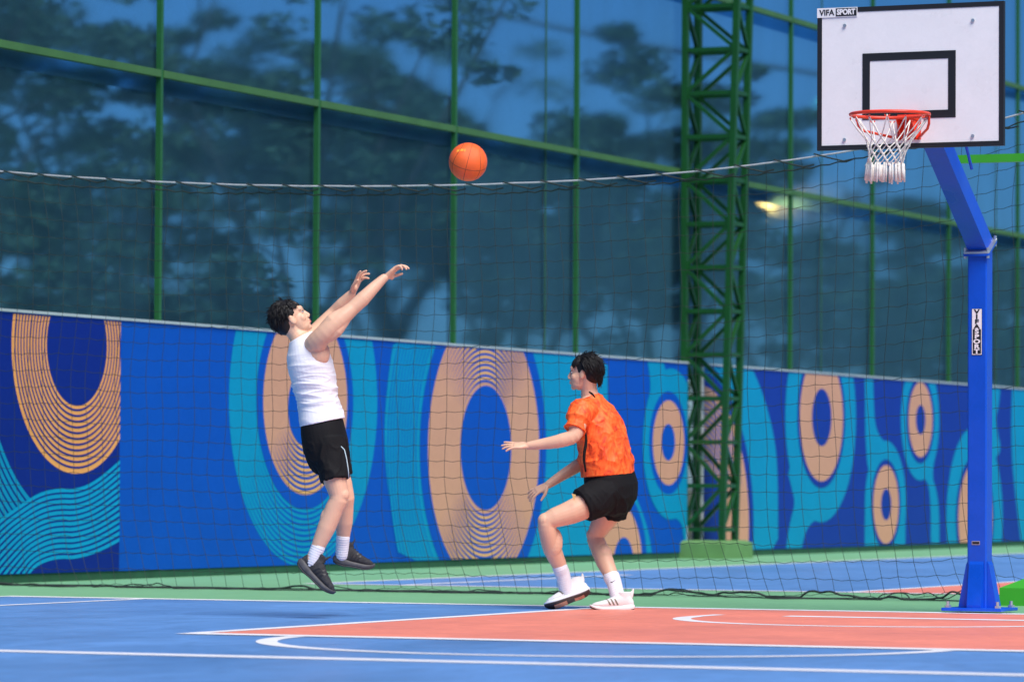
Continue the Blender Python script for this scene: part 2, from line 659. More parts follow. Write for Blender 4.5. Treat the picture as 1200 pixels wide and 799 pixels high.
p.poly(smooth_poly([(22.83, 1.051), (23.066, 0.749), (23.156, 0.597), (22.953, 0.346), (22.781, -0.1), (23.309, -0.1),
                    (23.455, 0.211), (23.693, 0.372), (24.146, 0.441), (24.762, 0.522), (25.261, 1.066), (24, 1.3)], 2),
       M_P_CYAN, 1)
eye((24.066, 1.635), 1.26, 0.85, 0.77, 0.345)
p.poly(smooth_poly([(25.636, 2.3), (25.959, 2.3), (25.995, 1.869), (26.063, 1.497), (26.6, 1.3), (26.4, 0.9),
                    (25.80, 0.9), (25.674, 1.439), (25.671, 1.862)], 2), M_P_CYAN, 1)
eye((26.468, 0.583), 0.80, 0.565, 0.493, 0.197)
p.poly([(25.67, -.1), (27.24, -.1), (27.24, 0.45), (25.67, 0.45)], M_P_CYAN, 1)
eye((27.83, 1.668), 0.78, 0.56, 0.482, 0.19)
p.poly(smooth_poly([(27.4, 1.3), (27.884, 0.951), (28.163, 0.864), (28.27, 0.588), (28.275, -0.13), (28.628, -0.135),
                    (28.624, 0.476), (28.516, 0.754), (28.3, 0.95), (28.5, 1.3)], 2), M_P_CYAN, 1)
eye((30.145, 0.39), 1.23, 0.83, 0.735, 0.295)
p.poly(smooth_poly([(30.789, 2.3), (31.289, 2.3), (31.213, 1.915), (31.021, 1.715), (31.4, 1.2), (30.2, 1.2),
                    (29.853, 1.492), (30.412, 1.614), (30.715, 1.791)], 2), M_P_CYAN, 1)
p.poly(smooth_poly([(31.837, 2.4), (31.76, 1.75), (31.802, 1.166), (32.002, 0.581), (32.324, -0.186), (34.86, -0.28),
                    (34.853, 2.4)], 2), M_P_CYAN, 1)
p.disc((33.4, 1.0), 0.9, M_P_INDIGO, 3)
p.disc((33.4, 1.0), 0.8, M_P_PEACH, 4)
p.b.build("printed_rings", None, w2, mats=p.mats)

# ------------------------------------------------------------------ windscreen fences
FU = -9.20                                                  # plane of the posts


def fence(root, posts, v0, v1, seams, dense):
    me_post = MB()
    me_post.box((FU - 0.024, -0.021, -0.01), (FU + 0.024, 0.021, 8.6))
    first = None
    for v in posts:
        if first is None:
            first = me_post.build("post", M_STEELG, root)
            o = first
        else:
            o = copy_child(first, root)
        o.location = (0, v, 0)
    cuts = [v0] + [q for q in posts if v0 < q < v1] + [v1]
    for z in (4.305, 6.37, 8.45):
        for a, c in zip(cuts[:-1], cuts[1:]):
            if c - a < 0.1:
                continue
            b = MB()
            g0 = 0.022 if a in posts else 0
            g1 = 0.022 if c in posts else 0
            b.box((FU - 0.026, a + g0, z - 0.031), (FU + 0.03, c - g1, z + 0.031))
            b.build("rail", M_RAIL, root)
    # fabric: an upper and a lower sheet in each bay, the upper one overlapping 0.2 m below the rail
    def fab(name, a, c, z0, z1, u, m):
        b = MB()
        na, nz = 10, 8
        rows = []
        for i in range(nz + 1):
            z = z0 + (z1 - z0) * i / nz
            row = []
            for j in range(na + 1):
                v = a + (c - a) * j / na
                e = math.sin(PI * j / na) * math.sin(PI * i / nz)
                row.append((u - 0.05 * e + 0.03 * e * noise.noise(Vector((v * .9, z * .9, u))), v, z))
            rows.append(row)
        b.grid(rows, closed=False, cap=False)
        return b.build(name, m, root, smooth=True)
    for a, c in zip(cuts[:-1], cuts[1:]):
        if c - a < 0.1:
            continue
        fab("fabric_sheet", a, c, 2.0, 4.33, FU - 0.075, M_FAB2 if dense((a + c) / 2) else M_FAB)
        fab("fabric_sheet", a, c, 4.14, 6.40, FU - 0.062, M_FAB)
        fab("fabric_sheet", a, c, 6.21, 8.48, FU - 0.075, M_FAB)
    for v in seams:
        b = MB()
        b.box((FU - 0.060, v - 0.014, 2.0), (FU - 0.052, v + 0.014, 8.4))
        b.build("seam_tape", M_DARKG, root)


f1 = thing("windscreen_fence", "green steel fence with blue mesh windscreen above the wall left of the lattice tower", "fence", (0, 0, 0), 0, "windscreen fences above the mural walls")
fence(f1, [1.58, 4.62, 7.655, 10.68, 13.71, 16.80], 0.9, 19.985, [16.11], lambda v: v > 12.8)
f2 = thing("windscreen_fence", "green steel fence with blue mesh windscreen behind the basketball hoop, right of the lattice tower", "fence", (0, 0, 0), 0, "windscreen fences above the mural walls")
fence(f2, [20.25, 23.34, 26.33, 29.42, 32.50, 35.5], 19.99, 37.0, [24.59, 31.68], lambda v: True)

# ------------------------------------------------------------------ lattice tower
tw = thing("lattice_tower", "green steel lattice tower on a pale green block between the two mural walls", "tower", (-8.88, 19.9, 0))
b = MB()
b.grid([[(-.24, -.44, -.01), (.34, -.44, -.01), (.34, .45, -.01), (-.24, .45, -.01)],
        [(-.24, -.44, .17), (.34, -.44, .17), (.34, .45, .17), (-.24, .45, .17)],
        [(-.2, -.36, .20), (.28, -.36, .20), (.28, .38, .20), (-.2, .38, .20)]])
b.build("base_block", M_CONCG, tw)


def chord(i, j, z):
    u = (-0.235) if i == 0 else (0.215 + 0.026 * z)
    v = -0.2 if j == 0 else 0.2
    return Vector((u, v, z))


for i in (0, 1):
    for j in (0, 1):
        b = MB()
        b.bar(chord(i, j, 0.15), chord(i, j, 8.8), 0.068, 0.068, up=(1, 0, 0))
        b.build("chord", M_TOWERG, tw)
levels = [0.32 + 0.485 * k for k in range(18)]
for k, z in enumerate(levels):
    for q in ((0, 0, 1, 0), (0, 1, 1, 1), (0, 0, 0, 1), (1, 0, 1, 1)):
        b = MB()
        b.bar(chord(q[0], q[1], z), chord(q[2], q[3], z), 0.045)
        b.build("strut", M_TOWERG, tw)
    if k < len(levels) - 1:
        z2 = levels[k + 1]
        for fi, q in enumerate(((0, 0, 1, 0), (0, 1, 1, 1), (0, 0, 0, 1), (1, 0, 1, 1))):
            b = MB()
            if k % 2 == 0:
                b.bar(chord(q[0], q[1], z), chord(q[2], q[3], z2), 0.04)
            else:
                b.bar(chord(q[2], q[3], z), chord(q[0], q[1], z2), 0.04)
            b.build("brace", M_TOWERG, tw)

# ------------------------------------------------------------------ barrier net between the courts
NV = 4.25
nt_ = thing("barrier_net", "black ball barrier net on a pale rope strung behind the baseline", "net", (0, 0, 0))


def rope_z(u):
    t = (u + 4.75)
    return 3.02 + 0.0125 * t * t + (0.0022 * t ** 3 if t > 0 else 0)


UL, UR = -9.0, 0.12
b = MB()
us = [UL + (UR - UL) * i / 120 for i in range(121)]
b.tube([(u, NV, rope_z(u) + 0.003 * noise.noise(Vector((u * 4, 0, 3)))) for u in us], 0.0065, 6)
b.build("top_rope", M_ROPE, nt_, True)
b = MB()
NC = 70
du = (UR - UL) / (NC - 1)
NR = 25
random.seed(11)


def node(i, j):
    u = UL + du * i
    zt = rope_z(u)
    g = j / (NR - 1)
    drop = 0.06 + (zt - 0.02 - 0.06) * (g ** 0.97)
    z = zt - drop + 0.007 * math.sin(i * 0.7 + j * 0.31) + 0.014 * noise.noise(Vector((u * 1.3, j * .35, 2)))
    low = max(0.0, (0.9 - z)) / 0.9
    du2 = 0.16 * low ** 1.6 + 0.05 * noise.noise(Vector((u * .9, z * 1.6, 5))) + 0.05 * low * noise.noise(Vector((u * 3, z * 3, 8)))
    rt = max(0.0, (u + 2.6) / 2.6)
    z += rt * low * 0.12 * noise.noise(Vector((u * 2.1, j * .5, 1))) + rt * 0.10 * max(0, g - .6) * (1 + math.sin(u * 5))
    z = max(z, 0.012)
    dv = 0.05 * noise.noise(Vector((u * .7, z * .8, 9))) + 0.14 * low ** 2 * noise.noise(Vector((u * 1.1, 3, 4)))
    return Vector((u + du2, NV + dv, z))


NODES = [[node(i, j) for j in range(NR)] for i in range(NC)]
for i in range(NC):
    b.tube([Vector((UL + du * i, NV, rope_z(UL + du * i)))] + NODES[i], 0.0019, 4, cap=False)
for j in range(NR):
    pts = []
    for i in range(NC):
        pts.append(NODES[i][j])
        if i < NC - 1:
            q = (NODES[i][j] + NODES[i + 1][j]) * 0.5
            q.z = max(0.012, q.z - 0.006 - 0.006 * random.random())
            pts.append(q)
    b.tube(pts, 0.0019 if j else 0.005, 4, cap=False)
kind(b.build("netting", M_CORD, nt_), "stuff")


def heap(u, s_):
    q = noise.noise(Vector((u * 1.37 + 3.3, s_, .7))) + .6 * noise.noise(Vector((u * 3.71, s_ + 4.4, .2))) + .3 * noise.noise(Vector((u * 8.9, s_, 2.6)))
    return q


for nm, rad, s_, amp, thr, wob in (("bottom_rope", .008, 1.3, .10, .28, .16), ("slack_cord", .0045, 6.1, .13, .16, .30), ("slack_cord", .004, 11.7, .16, .20, .34)):
    b = MB()
    pts = []
    for k in range(700):
        u = UL + (UR - UL) * k / 699
        rt = max(0.0, (u + 4.2) / 4.2)
        z = rad + .004 + max(0, heap(u, s_) - thr) * amp * (.45 + 1.1 * rt)
        pts.append((u + .05 * math.sin(u * 5.3 + s_) * rt, NV - .03 + wob * heap(u * .8, s_ + 20), z))
    b.tube(pts, rad, 5)
    b.build(nm, M_CORD, nt_, True)
b = MB()
for k in range(0, 120):                                     # lacing that spirals round the top rope
    u = UL + (UR - UL) * (k + 0.5) / 120
    if k % 4 == 0:
        z = rope_z(u)
        b.tube([(u - 0.05, NV - 0.013, z + 0.012), (u, NV - 0.018, z - 0.002), (u + 0.05, NV - 0.012, z - 0.016),
                (u + 0.17, NV, z - 0.045), (u + 0.25, NV, z - 0.03)], 0.006, 5)
kind(b.build("lacing", M_CORD, nt_), "stuff")

np_ = thing("net_post", "bright green net post on a green concrete block, at the right edge of the photo", "post", (0.2, 4.1, 0))
b = MB()
b.grid([[(-.60, -.62, -.01), (.5, -.62, -.01), (.5, .5, -.01), (-.60, .5, -.01)],
        [(-.60, -.62, .12), (.5, -.62, .12), (.5, .5, .12), (-.60, .5, .12)],
        [(-.28, -.30, .27), (.25, -.30, .27), (.25, .25, .27), (-.28, .25, .27)]])
b.build("base_block", M_BRIGHTG, np_)
b = MB()
b.box((-.05, -.05, .26), (.05, .05, 3.6))
b.build("pole", M_BRIGHTG, np_)
b = MB()
b.box((-1.18, -.03, 3.068), (-.052, .03, 3.125))
b.build("arm", M_BRIGHTG, np_)

# ------------------------------------------------------------------ text helper
def text_mesh(body, size, m, name, parent, mtx, ext=0.0008, bold=0.0, sx=1.0):
    cu = bpy.data.curves.new("text_curve", 'FONT')
    cu.body = body
    cu.size = size
    cu.extrude = ext
    cu.offset = bold
    cu.align_x = 'CENTER'
    cu.align_y = 'CENTER'
    tmp = bpy.data.objects.new("text_tmp", cu)
    COL.objects.link(tmp)
    dg = bpy.context.evaluated_depsgraph_get()
    dg.update()
    me = bpy.data.meshes.new_from_object(tmp.evaluated_get(dg))
    bpy.data.objects.remove(tmp)
    me.transform(mtx @ Matrix.Diagonal((sx, 1, 1, 1)))
    me.materials.clear()
    me.materials.append(m)
    o = bpy.data.objects.new(name, me)
    COL.objects.link(o)
    o.parent = parent
    return o


# ------------------------------------------------------------------ basketball hoop
PV = 1.80
hp = thing("basketball_hoop", "blue cranked pole with white backboard, red rim and white net on the baseline", "basketball hoop", (-0.007, PV, 0))
b = MB()
b.box((-.20, -.18, 0.014), (.20, .18, 0.034), 0.004)
plate = b.build("base_plate", M_POLE, hp)
for sx in (-.165, .165):
    for sy in (-.145, .145):
        b = MB()
        b.tube([(sx, sy, .034), (sx, sy, .05)], .022, 6)
        b.tube([(sx, sy, .05), (sx, sy, .075)], .011, 8)
        b.build("anchor_bolt", M_ZINC, plate)
PW = 0.064
b = MB()
def sq(h, z0, k=0.0, cut=0.008):
    """square ring with clipped corners; k tilts it for the mitred joint"""
    pts = [(-h + cut, -h), (h - cut, -h), (h, -h + cut), (h, h - cut), (h - cut, h), (-h + cut, h), (-h, h - cut), (-h, -h + cut)]
    return [Vector((x, y, z0 + k * y)) for x, y in pts]


MK = 0.56
b.grid([sq(PW, .034), sq(PW, 2.328, MK)])
b.build("pole", M_POLE, hp)
for a in range(4):                                          # flared stiffeners at the foot
    b = MB()
    R = Matrix.Rotation(a * PI / 2, 4, 'Z')
    prof = [(PW + .001, .035), (PW + .062, .035), (PW + .062, .05), (PW + .012, .31), (PW + .001, .33)]
    for s, e in ((-.047, .047),):
        top = [R @ Vector((x, s, z)) for x, z in prof]
        bot = [R @ Vector((x, e, z)) for x, z in prof]
        b.grid([top, bot])
    b.build("gusset", M_POLE, hp)
b = MB()
b.grid([sq(.088, 2.331, MK), sq(.088, 2.344, MK)])
fl = b.build("lower_flange", M_POLE, hp)
T = Vector((0, -1.30, 0.86)).normalized()
A0 = Vector((0, 0.0, 2.36))
NRM = T.cross(Vector((1, 0, 0)))
b = MB()
b.grid([sq(.088, 2.346, MK), sq(.088, 2.358, MK)])
b.build("upper_flange", M_ZINC, hp)
for sx in (-.076, .076):
    for sy in (-.076, .076):
        b = MB()
        b.tube([(sx, sy, 2.310 + MK * sy), (sx, sy, 2.378 + MK * sy)], .010, 6)
        b.build("flange_bolt", M_ZINC, hp)
b = MB()
A1 = A0 + T * (1.27 / abs(T.y))
low = [Vector((x, y, 2.359 + MK * y)) for x, y in ((-PW, -PW), (PW, -PW), (PW, PW), (-PW, PW))]


def sec(c):
    q = Vector((0, -T.z, -T.y)) if T.y > 0 else Vector((0, T.z, -T.y))
    return [c + Vector((-PW, 0, 0)) - q * PW, c + Vector((PW, 0, 0)) - q * PW, c + Vector((PW, 0, 0)) + q * PW,
            c + Vector((-PW, 0, 0)) + q * PW]


b.grid([low, sec(A0 + T * 0.16), sec(A1)])
b.build("arm", M_POLE, hp)
# thin tie rod behind the board
b = MB()
b.tube([(0.17, -1.25, 3.45), (0.14, -0.62, 2.80)], 0.010, 8)
b.build("tie_rod", M_POLE, hp)
BY = 0.375 - PV                                             # front face of the board
BW, BZ0, BH = 0.597, 2.877, 0.874
b = MB()
b.box((-BW, BY, BZ0), (BW, BY + .026, BZ0 + BH))
board = b.build("backboard", M_BOARD, hp)


def frame(name, x0, x1, z0, z1, w, y0, y1, m, parent):
    b = MB()
    b.box((x0, y0, z0), (x1, y1, z0 + w))
    b.box((x0, y0, z1 - w), (x1, y1, z1))
    b.box((x0, y0, z0 + w), (x0 + w, y1, z1 - w))
    b.box((x1 - w, y0, z0 + w), (x1, y1, z1 - w))
    return b.build(name, m, parent)


frame("border", -BW - .003, BW + .003, BZ0 - .003, BZ0 + BH + .003, 0.030, BY - .003, BY + .03, M_BLACK, board)
frame("target_square", -.305, .295, 3.055, 3.055 + .41, .048, BY - .003, BY - .0002, M_BLACK, board)
b = MB()
b.box((-.42, BY + .027, BZ0 + .15), (.42, BY + .07, BZ0 + .21))
b.box((-.42, BY + .027, BZ0 + .66), (.42, BY + .07, BZ0 + .72))
b.box((-.1, BY + .027, BZ0 + .21), (.1, BY + .12, BZ0 + .66))
b.build("back_frame", M_POLE, hp)
for x, z in ((-.42, BZ0 + .06), (.405, BZ0 + .06), (-.42, BZ0 + .765), (.405, BZ0 + .765)):
    b = MB()
    b.tube([(x, BY - .002, z), (x, BY - .010, z)], .011, 10)
    b.build("mounting_bolt", M_ZINC, board)
TF = Matrix.Rotation(PI / 2, 4, 'X')                        # text facing -Y
# maker's label at the top left of the board
b = MB()
b.box((-BW - .004, BY - .0055, BZ0 + BH - .055), (-.338, BY - .0032, BZ0 + BH + .004))
lab = b.build("board_label", M_BOARD, hp)
b = MB()
b.box((-.478, BY - .0072, BZ0 + BH - .050), (-.343, BY - .0056, BZ0 + BH - .001))
b.build("label_field", M_BLACK, lab)
text_mesh("VIFA", .050, M_BLACK, "lettering", lab, Matrix.Translation((-.537, BY - .0066, BZ0 + BH - .026)) @ TF, bold=.0012, sx=.95)
text_mesh("SPORT", .046, M_BOARD, "lettering", lab, Matrix.Translation((-.411, BY - .0082, BZ0 + BH - .026)) @ TF, bold=.0022, sx=.86)
# label on the pole, letters stacked
b = MB()
b.box((-.034, -PW - .003, 1.648), (.034, -PW - .0008, 1.945))
lab = b.build("pole_label", M_BLACK, hp)
b = MB()
b.box((-.029, -PW - .0046, 1.814), (.029, -PW - .0031, 1.940))
b.build("label_field", M_BOARD, lab)
frame("label_edge", -.032, .032, 1.651, 1.943, .004, -PW - .0043, -PW - .0032, M_BOARD, lab)
for k, ch in enumerate("VIFASPORT"):
    text_mesh(ch, .048, M_BLACK if k < 4 else M_BOARD, "lettering", lab,
              Matrix.Translation((0, -PW - .0056, 1.925 - .0318 * k)) @ TF @ Matrix.Diagonal((1.15, .78, 1, 1)), bold=.0022)
b = MB()
b.box((-.032, -PW - .003, .435), (.022, -PW - .0008, .46))
pl = b.build("rating_plate", M_ZINC, hp)
b = MB()
b.box((-.028, -PW - .0042, .440), (.018, -PW - .0031, .455))
b.build("label_field", M_BLACK, pl)
# rim
RZ = 3.05
RY = -PV                                                    # hoop centre is the origin of the court axes
b = MB()
RR = 0.238
ring = []
for i in range(49):
    a = 2 * PI * i / 48
    ring.append([(RR * math.cos(a) + .0105 * math.cos(t) * math.cos(a), RY + RR * math.sin(a) + .0105 * math.cos(t) * math.sin(a),
                  RZ + .0105 * math.sin(t)) for t in [2 * PI * k / 10 for k in range(10)]])
b.grid(ring, True, False)
rim = b.build("rim", M_RIM, hp, True)
b = MB()
b.box((-.055, RY + RR + .006, RZ - .006), (.055, BY - .003, RZ + .006))
b.box((-.075, BY - .012, RZ - .125), (.075, BY - .0035, RZ + .03))
b.grid([[(x, RY + RR + .02, RZ - .008), (x, BY - .012, RZ - .008), (x, BY - .012, RZ - .12)] for x in (-.05, -.044)])
b.grid([[(x, RY + RR + .02, RZ - .008), (x, BY - .012, RZ - .008), (x, BY - .012, RZ - .12)] for x in (.044, .05)])
b.build("rim_bracket", M_RIM, rim)
for s in (-1, 1):
    b = MB()
    b.tube([(s * RR * .97, RY + .05, RZ - .004), (s * .225, RY + .07, RZ - .055), (s * .205, RY + .1, RZ - .085), (s * .06, BY - .008, RZ - .118)], .0085, 8)
    b.build("rim_brace", M_RIM, rim, True)
for k in range(12):
    a = 2 * PI * (k + .5) / 12
    b = MB()
    c = Vector((RR * math.cos(a), RY + RR * math.sin(a), RZ - .018))
    t = Vector((-math.sin(a), math.cos(a), 0))
    b.tube([c + t * .016 * math.cos(q) + Vector((0, 0, .012 * math.sin(q))) for q in [PI + PI * i / 6 for i in range(7)]], .0035, 6)
    b.build("net_hook", M_RIM, rim)
# hoop net: diamonds, tied narrow, tassels at the end
b = MB()
prof = [(0.0, .232), (.13, .138), (.17, .122), (.21, .114), (.25, .110), (.29, .110)]


def npnt(k, l, jx=0.0):
    a = 2 * PI * (k + .5) / 12
    z, r = prof[l]
    sway = -0.006 * l
    rr = r * (1 + .05 * math.sin(k * 2.3 + l))
    return Vector((rr * math.cos(a) + sway, RY + rr * math.sin(a), RZ - .02 - z))


for k in range(12):
    for sgn in (-.5, .5):
        pts = []
        for l in range(len(prof)):
            kk = k + (sgn if l % 2 else 0.0)
            pts.append(npnt(kk, l))
        # zig-zag strands make the diamonds
        mid = (pts[0] + pts[1]) * .5 + Vector((0, 0, -.008))
        b.tube([pts[0], mid] + pts[1:], [.0036, .0036] + [.0044] * (len(pts) - 1), 6)
    for l in range(1, len(prof)):
        kk = k + (.5 if l % 2 else 0)
        b.sphere(npnt(kk, l), .0085, 6, 4)
    for l2 in range(3):
        a = 2 * PI * (k + .5 + (l2 - 1) * .33 + random.uniform(-.1, .1)) / 12
        r = .104 + .010 * random.random()
        z0 = RZ - .02 - .275
        b.tube([(r * math.cos(a) - .03, RY + r * math.sin(a), z0), (r * 1.02 * math.cos(a) - .032, RY + r * 1.02 * math.sin(a), z0 - .05),
                (r * 1.06 * math.cos(a) - .033, RY + r * 1.06 * math.sin(a), z0 - .092 - .03 * random.random())], [.0055, .0085, .0060], 6)
b.build("hoop_net", M_NETW, hp, True)

# ------------------------------------------------------------------ basketball
M_BALL = mat("ball_orange", srgb(246, 104, 40), 0.45, 0.08, 25, 0.3, 900)
M_SEAM = mat("ball_seam", (0.09, 0.03, 0.015, 1), 0.6)
M_BALLY = mat("ball_print", srgb(250, 170, 60), 0.5)
ball = thing("basketball", "orange basketball in the air above the barrier net rope", "basketball", (-2.73, -0.17, 2.821))
b = MB()
BR = 0.121
b.sphere((0, 0, 0), BR, 48, 32)
b.build("shell", M_BALL, ball, True)
ROT = Matrix.Rotation(math.radians(24), 3, 'Z') @ Matrix.Rotation(math.radians(14), 3, 'Y') @ Matrix.Rotation(math.radians(28), 3, 'X')


def seam(fn, n=64):
    b = MB()
    b.tube([ROT @ (Vector(fn(2 * PI * i / n)).normalized() * (BR - .0012)) for i in range(n + 1)], .0019, 6, cap=False)
    b.build("seam", M_SEAM, ball, True)


seam(lambda t: (math.cos(t), math.sin(t), 0))
seam(lambda t: (0, math.cos(t), math.sin(t)))
for s in (-1, 1):
    seam(lambda t, s=s: (s * (0.62 + .22 * math.cos(2 * t)), math.cos(t) * .8, math.sin(t) * .8))
bm_ = MB()
for x0, x1, z0, z1 in ((-.030, -.012, .050, .068), (-.006, .012, .053, .071), (.018, .024, .050, .072)):
    bm_.face([Vector(q).normalized() * (BR + .0006) for q in
              ((x0, -.09, z0), (x1, -.09, z0), (x1, -.09, z1), (x0, -.09, z1))])
bm_.build("printed_mark", M_BALLY, ball)
# ------------------------------------------------------------------ people
M_SKIN = mat("skin_fair", srgb(224, 178, 148), 0.42, 0.10, 7, 0.12, 160, sss=0.05, spec=0.35)
M_LIP = mat("lip", srgb(205, 118, 108), 0.5)
M_HAIR = mat("hair_black", (0.008, 0.007, 0.007, 1), 0.5, 0.3, 20, spec=0.3)
M_WHITEC = mat("cotton_white", (0.80, 0.79, 0.82, 1), 0.85, 0.03, 8, 0.25, 260)
M_BLACKC = mat("black_sportswear", (0.007, 0.007, 0.008, 1), 0.8, 0.2, 8, 0.2, 120, spec=0.2)
M_ORANGEC = None
M_SHOEB = mat("shoe_charcoal", (0.028, 0.028, 0.031, 1), 0.6, 0.5, 60, 0.8, 220)
M_SHOEP = mat("shoe_panel_grey", (0.012, 0.012, 0.014, 1), 0.5)
M_SOLEG = mat("midsole_grey", (0.06, 0.06, 0.065, 1), 0.6, 0.3, 30)
M_SOLEB = mat("sole_black", (0.018, 0.018, 0.02, 1), 0.55)
M_SHOEW = mat("shoe_white", (0.80, 0.78, 0.76, 1), 0.6, 0.04, 30, 0.3, 260)
M_SOLEW = mat("midsole_white", (0.82, 0.81, 0.8, 1), 0.5)
M_OUTSOLE = mat("outsole_dark", (0.05, 0.03, 0.026, 1), 0.55)
M_GUM = mat("outsole_peach", srgb(190, 130, 105), 0.6)
M_SOCK = mat("sock_white", (0.80, 0.79, 0.82, 1), 0.9, 0.04, 40, 0.3, 300)
M_STRIPE = mat("stripe_grey", srgb(120, 116, 100), 0.5)
M_EYEW = mat("eye_white", (0.75, 0.74, 0.73, 1), 0.3)
M_IRIS = mat("eye_dark", (0.015, 0.01, 0.008, 1), 0.2)
M_PIPE = mat("piping_white", (0.6, 0.75, 0.77, 1), 0.7)
M_TAG = mat("tag_gold", srgb(214, 178, 110), 0.5)


def camo_mat():
    m = mat("orange_jersey", srgb(255, 92, 22), 0.6, 0.0, 4, 0.2, 200)
    nt = m.node_tree
    b = nt.nodes["Principled BSDF"]
    tc = nt.nodes.new("ShaderNodeTexCoord")
    mp = nt.nodes.new("ShaderNodeMapping")
    mp.inputs["Scale"].default_value = (1.0, 1.0, 0.45)
    mp.inputs["Rotation"].default_value = (0, 0.7, 0)
    n = nt.nodes.new("ShaderNodeTexNoise")
    n.inputs["Scale"].default_value = 24
    n.inputs["Detail"].default_value = 5
    n.inputs["Roughness"].default_value = 0.62
    n.inputs["Distortion"].default_value = 0.9
    cr = nt.nodes.new("ShaderNodeValToRGB")
    e = cr.color_ramp.elements
    e[0].position, e[0].color = 0.36, srgb(205, 56, 12)
    e[1].position, e[1].color = 0.47, srgb(255, 92, 20)
    q = e.new(0.62)
    q.color = srgb(255, 118, 44)
    nt.links.new(tc.outputs["Object"], mp.inputs[0])
    nt.links.new(mp.outputs[0], n.inputs["Vector"])
    nt.links.new(n.outputs[0], cr.inputs[0])
    nt.links.new(cr.outputs[0], b.inputs["Base Color"])
    return m


M_ORANGEC = camo_mat()


class Solid(MB):
    def loft(self, secs, n=28, round_ends=True):
        """secs: (centre, vectorA, vectorB[, power]) ellipses"""
        rings = []

        def ring(c, A, B, pw=2.0):
            out = []
            for k in range(n):
                t = 2 * PI * k / n
                ca, sa = math.cos(t), math.sin(t)
                e = 2.0 / pw
                out.append(c + A * (math.copysign(abs(ca) ** e, ca)) + B * (math.copysign(abs(sa) ** e, sa)))
            return out
        secs = [(Vector(s[0]), Vector(s[1]), Vector(s[2])) + tuple(s[3:]) for s in secs]
        if round_ends:
            c0, A, B = secs[0][:3]
            d = (secs[0][0] - secs[1][0]).normalized() * min(A.length, B.length) * .45
            rings.append(ring(c0 + d, A * .35, B * .35))
            rings.append(ring(c0 + d * .7, A * .75, B * .75))
        for s in secs:
            rings.append(ring(*s))
        if round_ends:
            c0, A, B = secs[-1][:3]
            d = (secs[-1][0] - secs[-2][0]).normalized() * min(A.length, B.length) * .45
            rings.append(ring(c0 + d * .7, A * .75, B * .75))
            rings.append(ring(c0 + d, A * .35, B * .35))
        self.grid(rings)

    def limb(self, pts, rad, n=18, flat=1.0, side=None, sub=3):
        """tapered limb through joints with smoothed bends"""
        P = [Vector(q) for q in pts]
        out, rr = [], []
        for i in range(len(P) - 1):
            p0, p1, p2, p3 = P[max(i - 1, 0)], P[i], P[i + 1], P[min(i + 2, len(P) - 1)]
            for k in range(sub):
                t = k / sub
                c = 0.5 * ((2 * p1) + (p2 - p0) * t + (2 * p0 - 5 * p1 + 4 * p2 - p3) * t * t + (3 * p1 - p0 - 3 * p2 + p3) * t ** 3)
                out.append(c)
                rr.append(rad[i] * (1 - t) + rad[i + 1] * t)
        out.append(P[-1])
        rr.append(rad[-1])
        # rounded ends
        d0 = (out[0] - out[1]).normalized()
        d1 = (out[-1] - out[-2]).normalized()
        out = [out[0] + d0 * rr[0] * .8, out[0] + d0 * rr[0] * .5] + out + [out[-1] + d1 * rr[-1] * .5, out[-1] + d1 * rr[-1] * .8]
        rr = [rr[0] * .5, rr[0] * .85] + rr + [rr[-1] * .85, rr[-1] * .5]
        self.tube(out, rr, n, True, flat, side)

    def skin(self, name, m, parent, voxel=0.005, smooth=4, disp=None, keep=None):
        """fuse everything collected so far into one continuous surface"""
        me = bpy.data.meshes.new(name)
        me.from_pydata([tuple(v) for v in self.v], [], self.f)
        bm = bmesh.new()
        bm.from_mesh(me)
        bmesh.ops.recalc_face_normals(bm, faces=bm.faces)
        bm.to_mesh(me)
        bm.free()
        o = bpy.data.objects.new(name, me)
        COL.objects.link(o)
        md = o.modifiers.new("fuse", 'REMESH')
        md.mode = 'VOXEL'
        md.voxel_size = voxel
        md.adaptivity = 0
        s = o.modifiers.new("smooth", 'SMOOTH')
        s.factor = 0.5
        s.iterations = smooth
        dg = bpy.context.evaluated_depsgraph_get()
        dg.update()
        me2 = bpy.data.meshes.new_from_object(o.evaluated_get(dg))
        o.modifiers.clear()
        o.data = me2
        me2.name = name
        if disp:
            no = [v.normal.copy() for v in me2.vertices]
            for v, q in zip(me2.vertices, no):
                v.co = v.co + q * disp(v.co, q)
        if keep:
            bm = bmesh.new()
            bm.from_mesh(me2)
            bmesh.ops.delete(bm, geom=[f for f in bm.faces if not keep(f.calc_center_median())], context='FACES')
            bm.to_mesh(me2)
            bm.free()
        me2.materials.clear()
        me2.materials.append(m)
        me2.polygons.foreach_set("use_smooth", [True] * len(me2.polygons))
        o.parent = parent
        return o


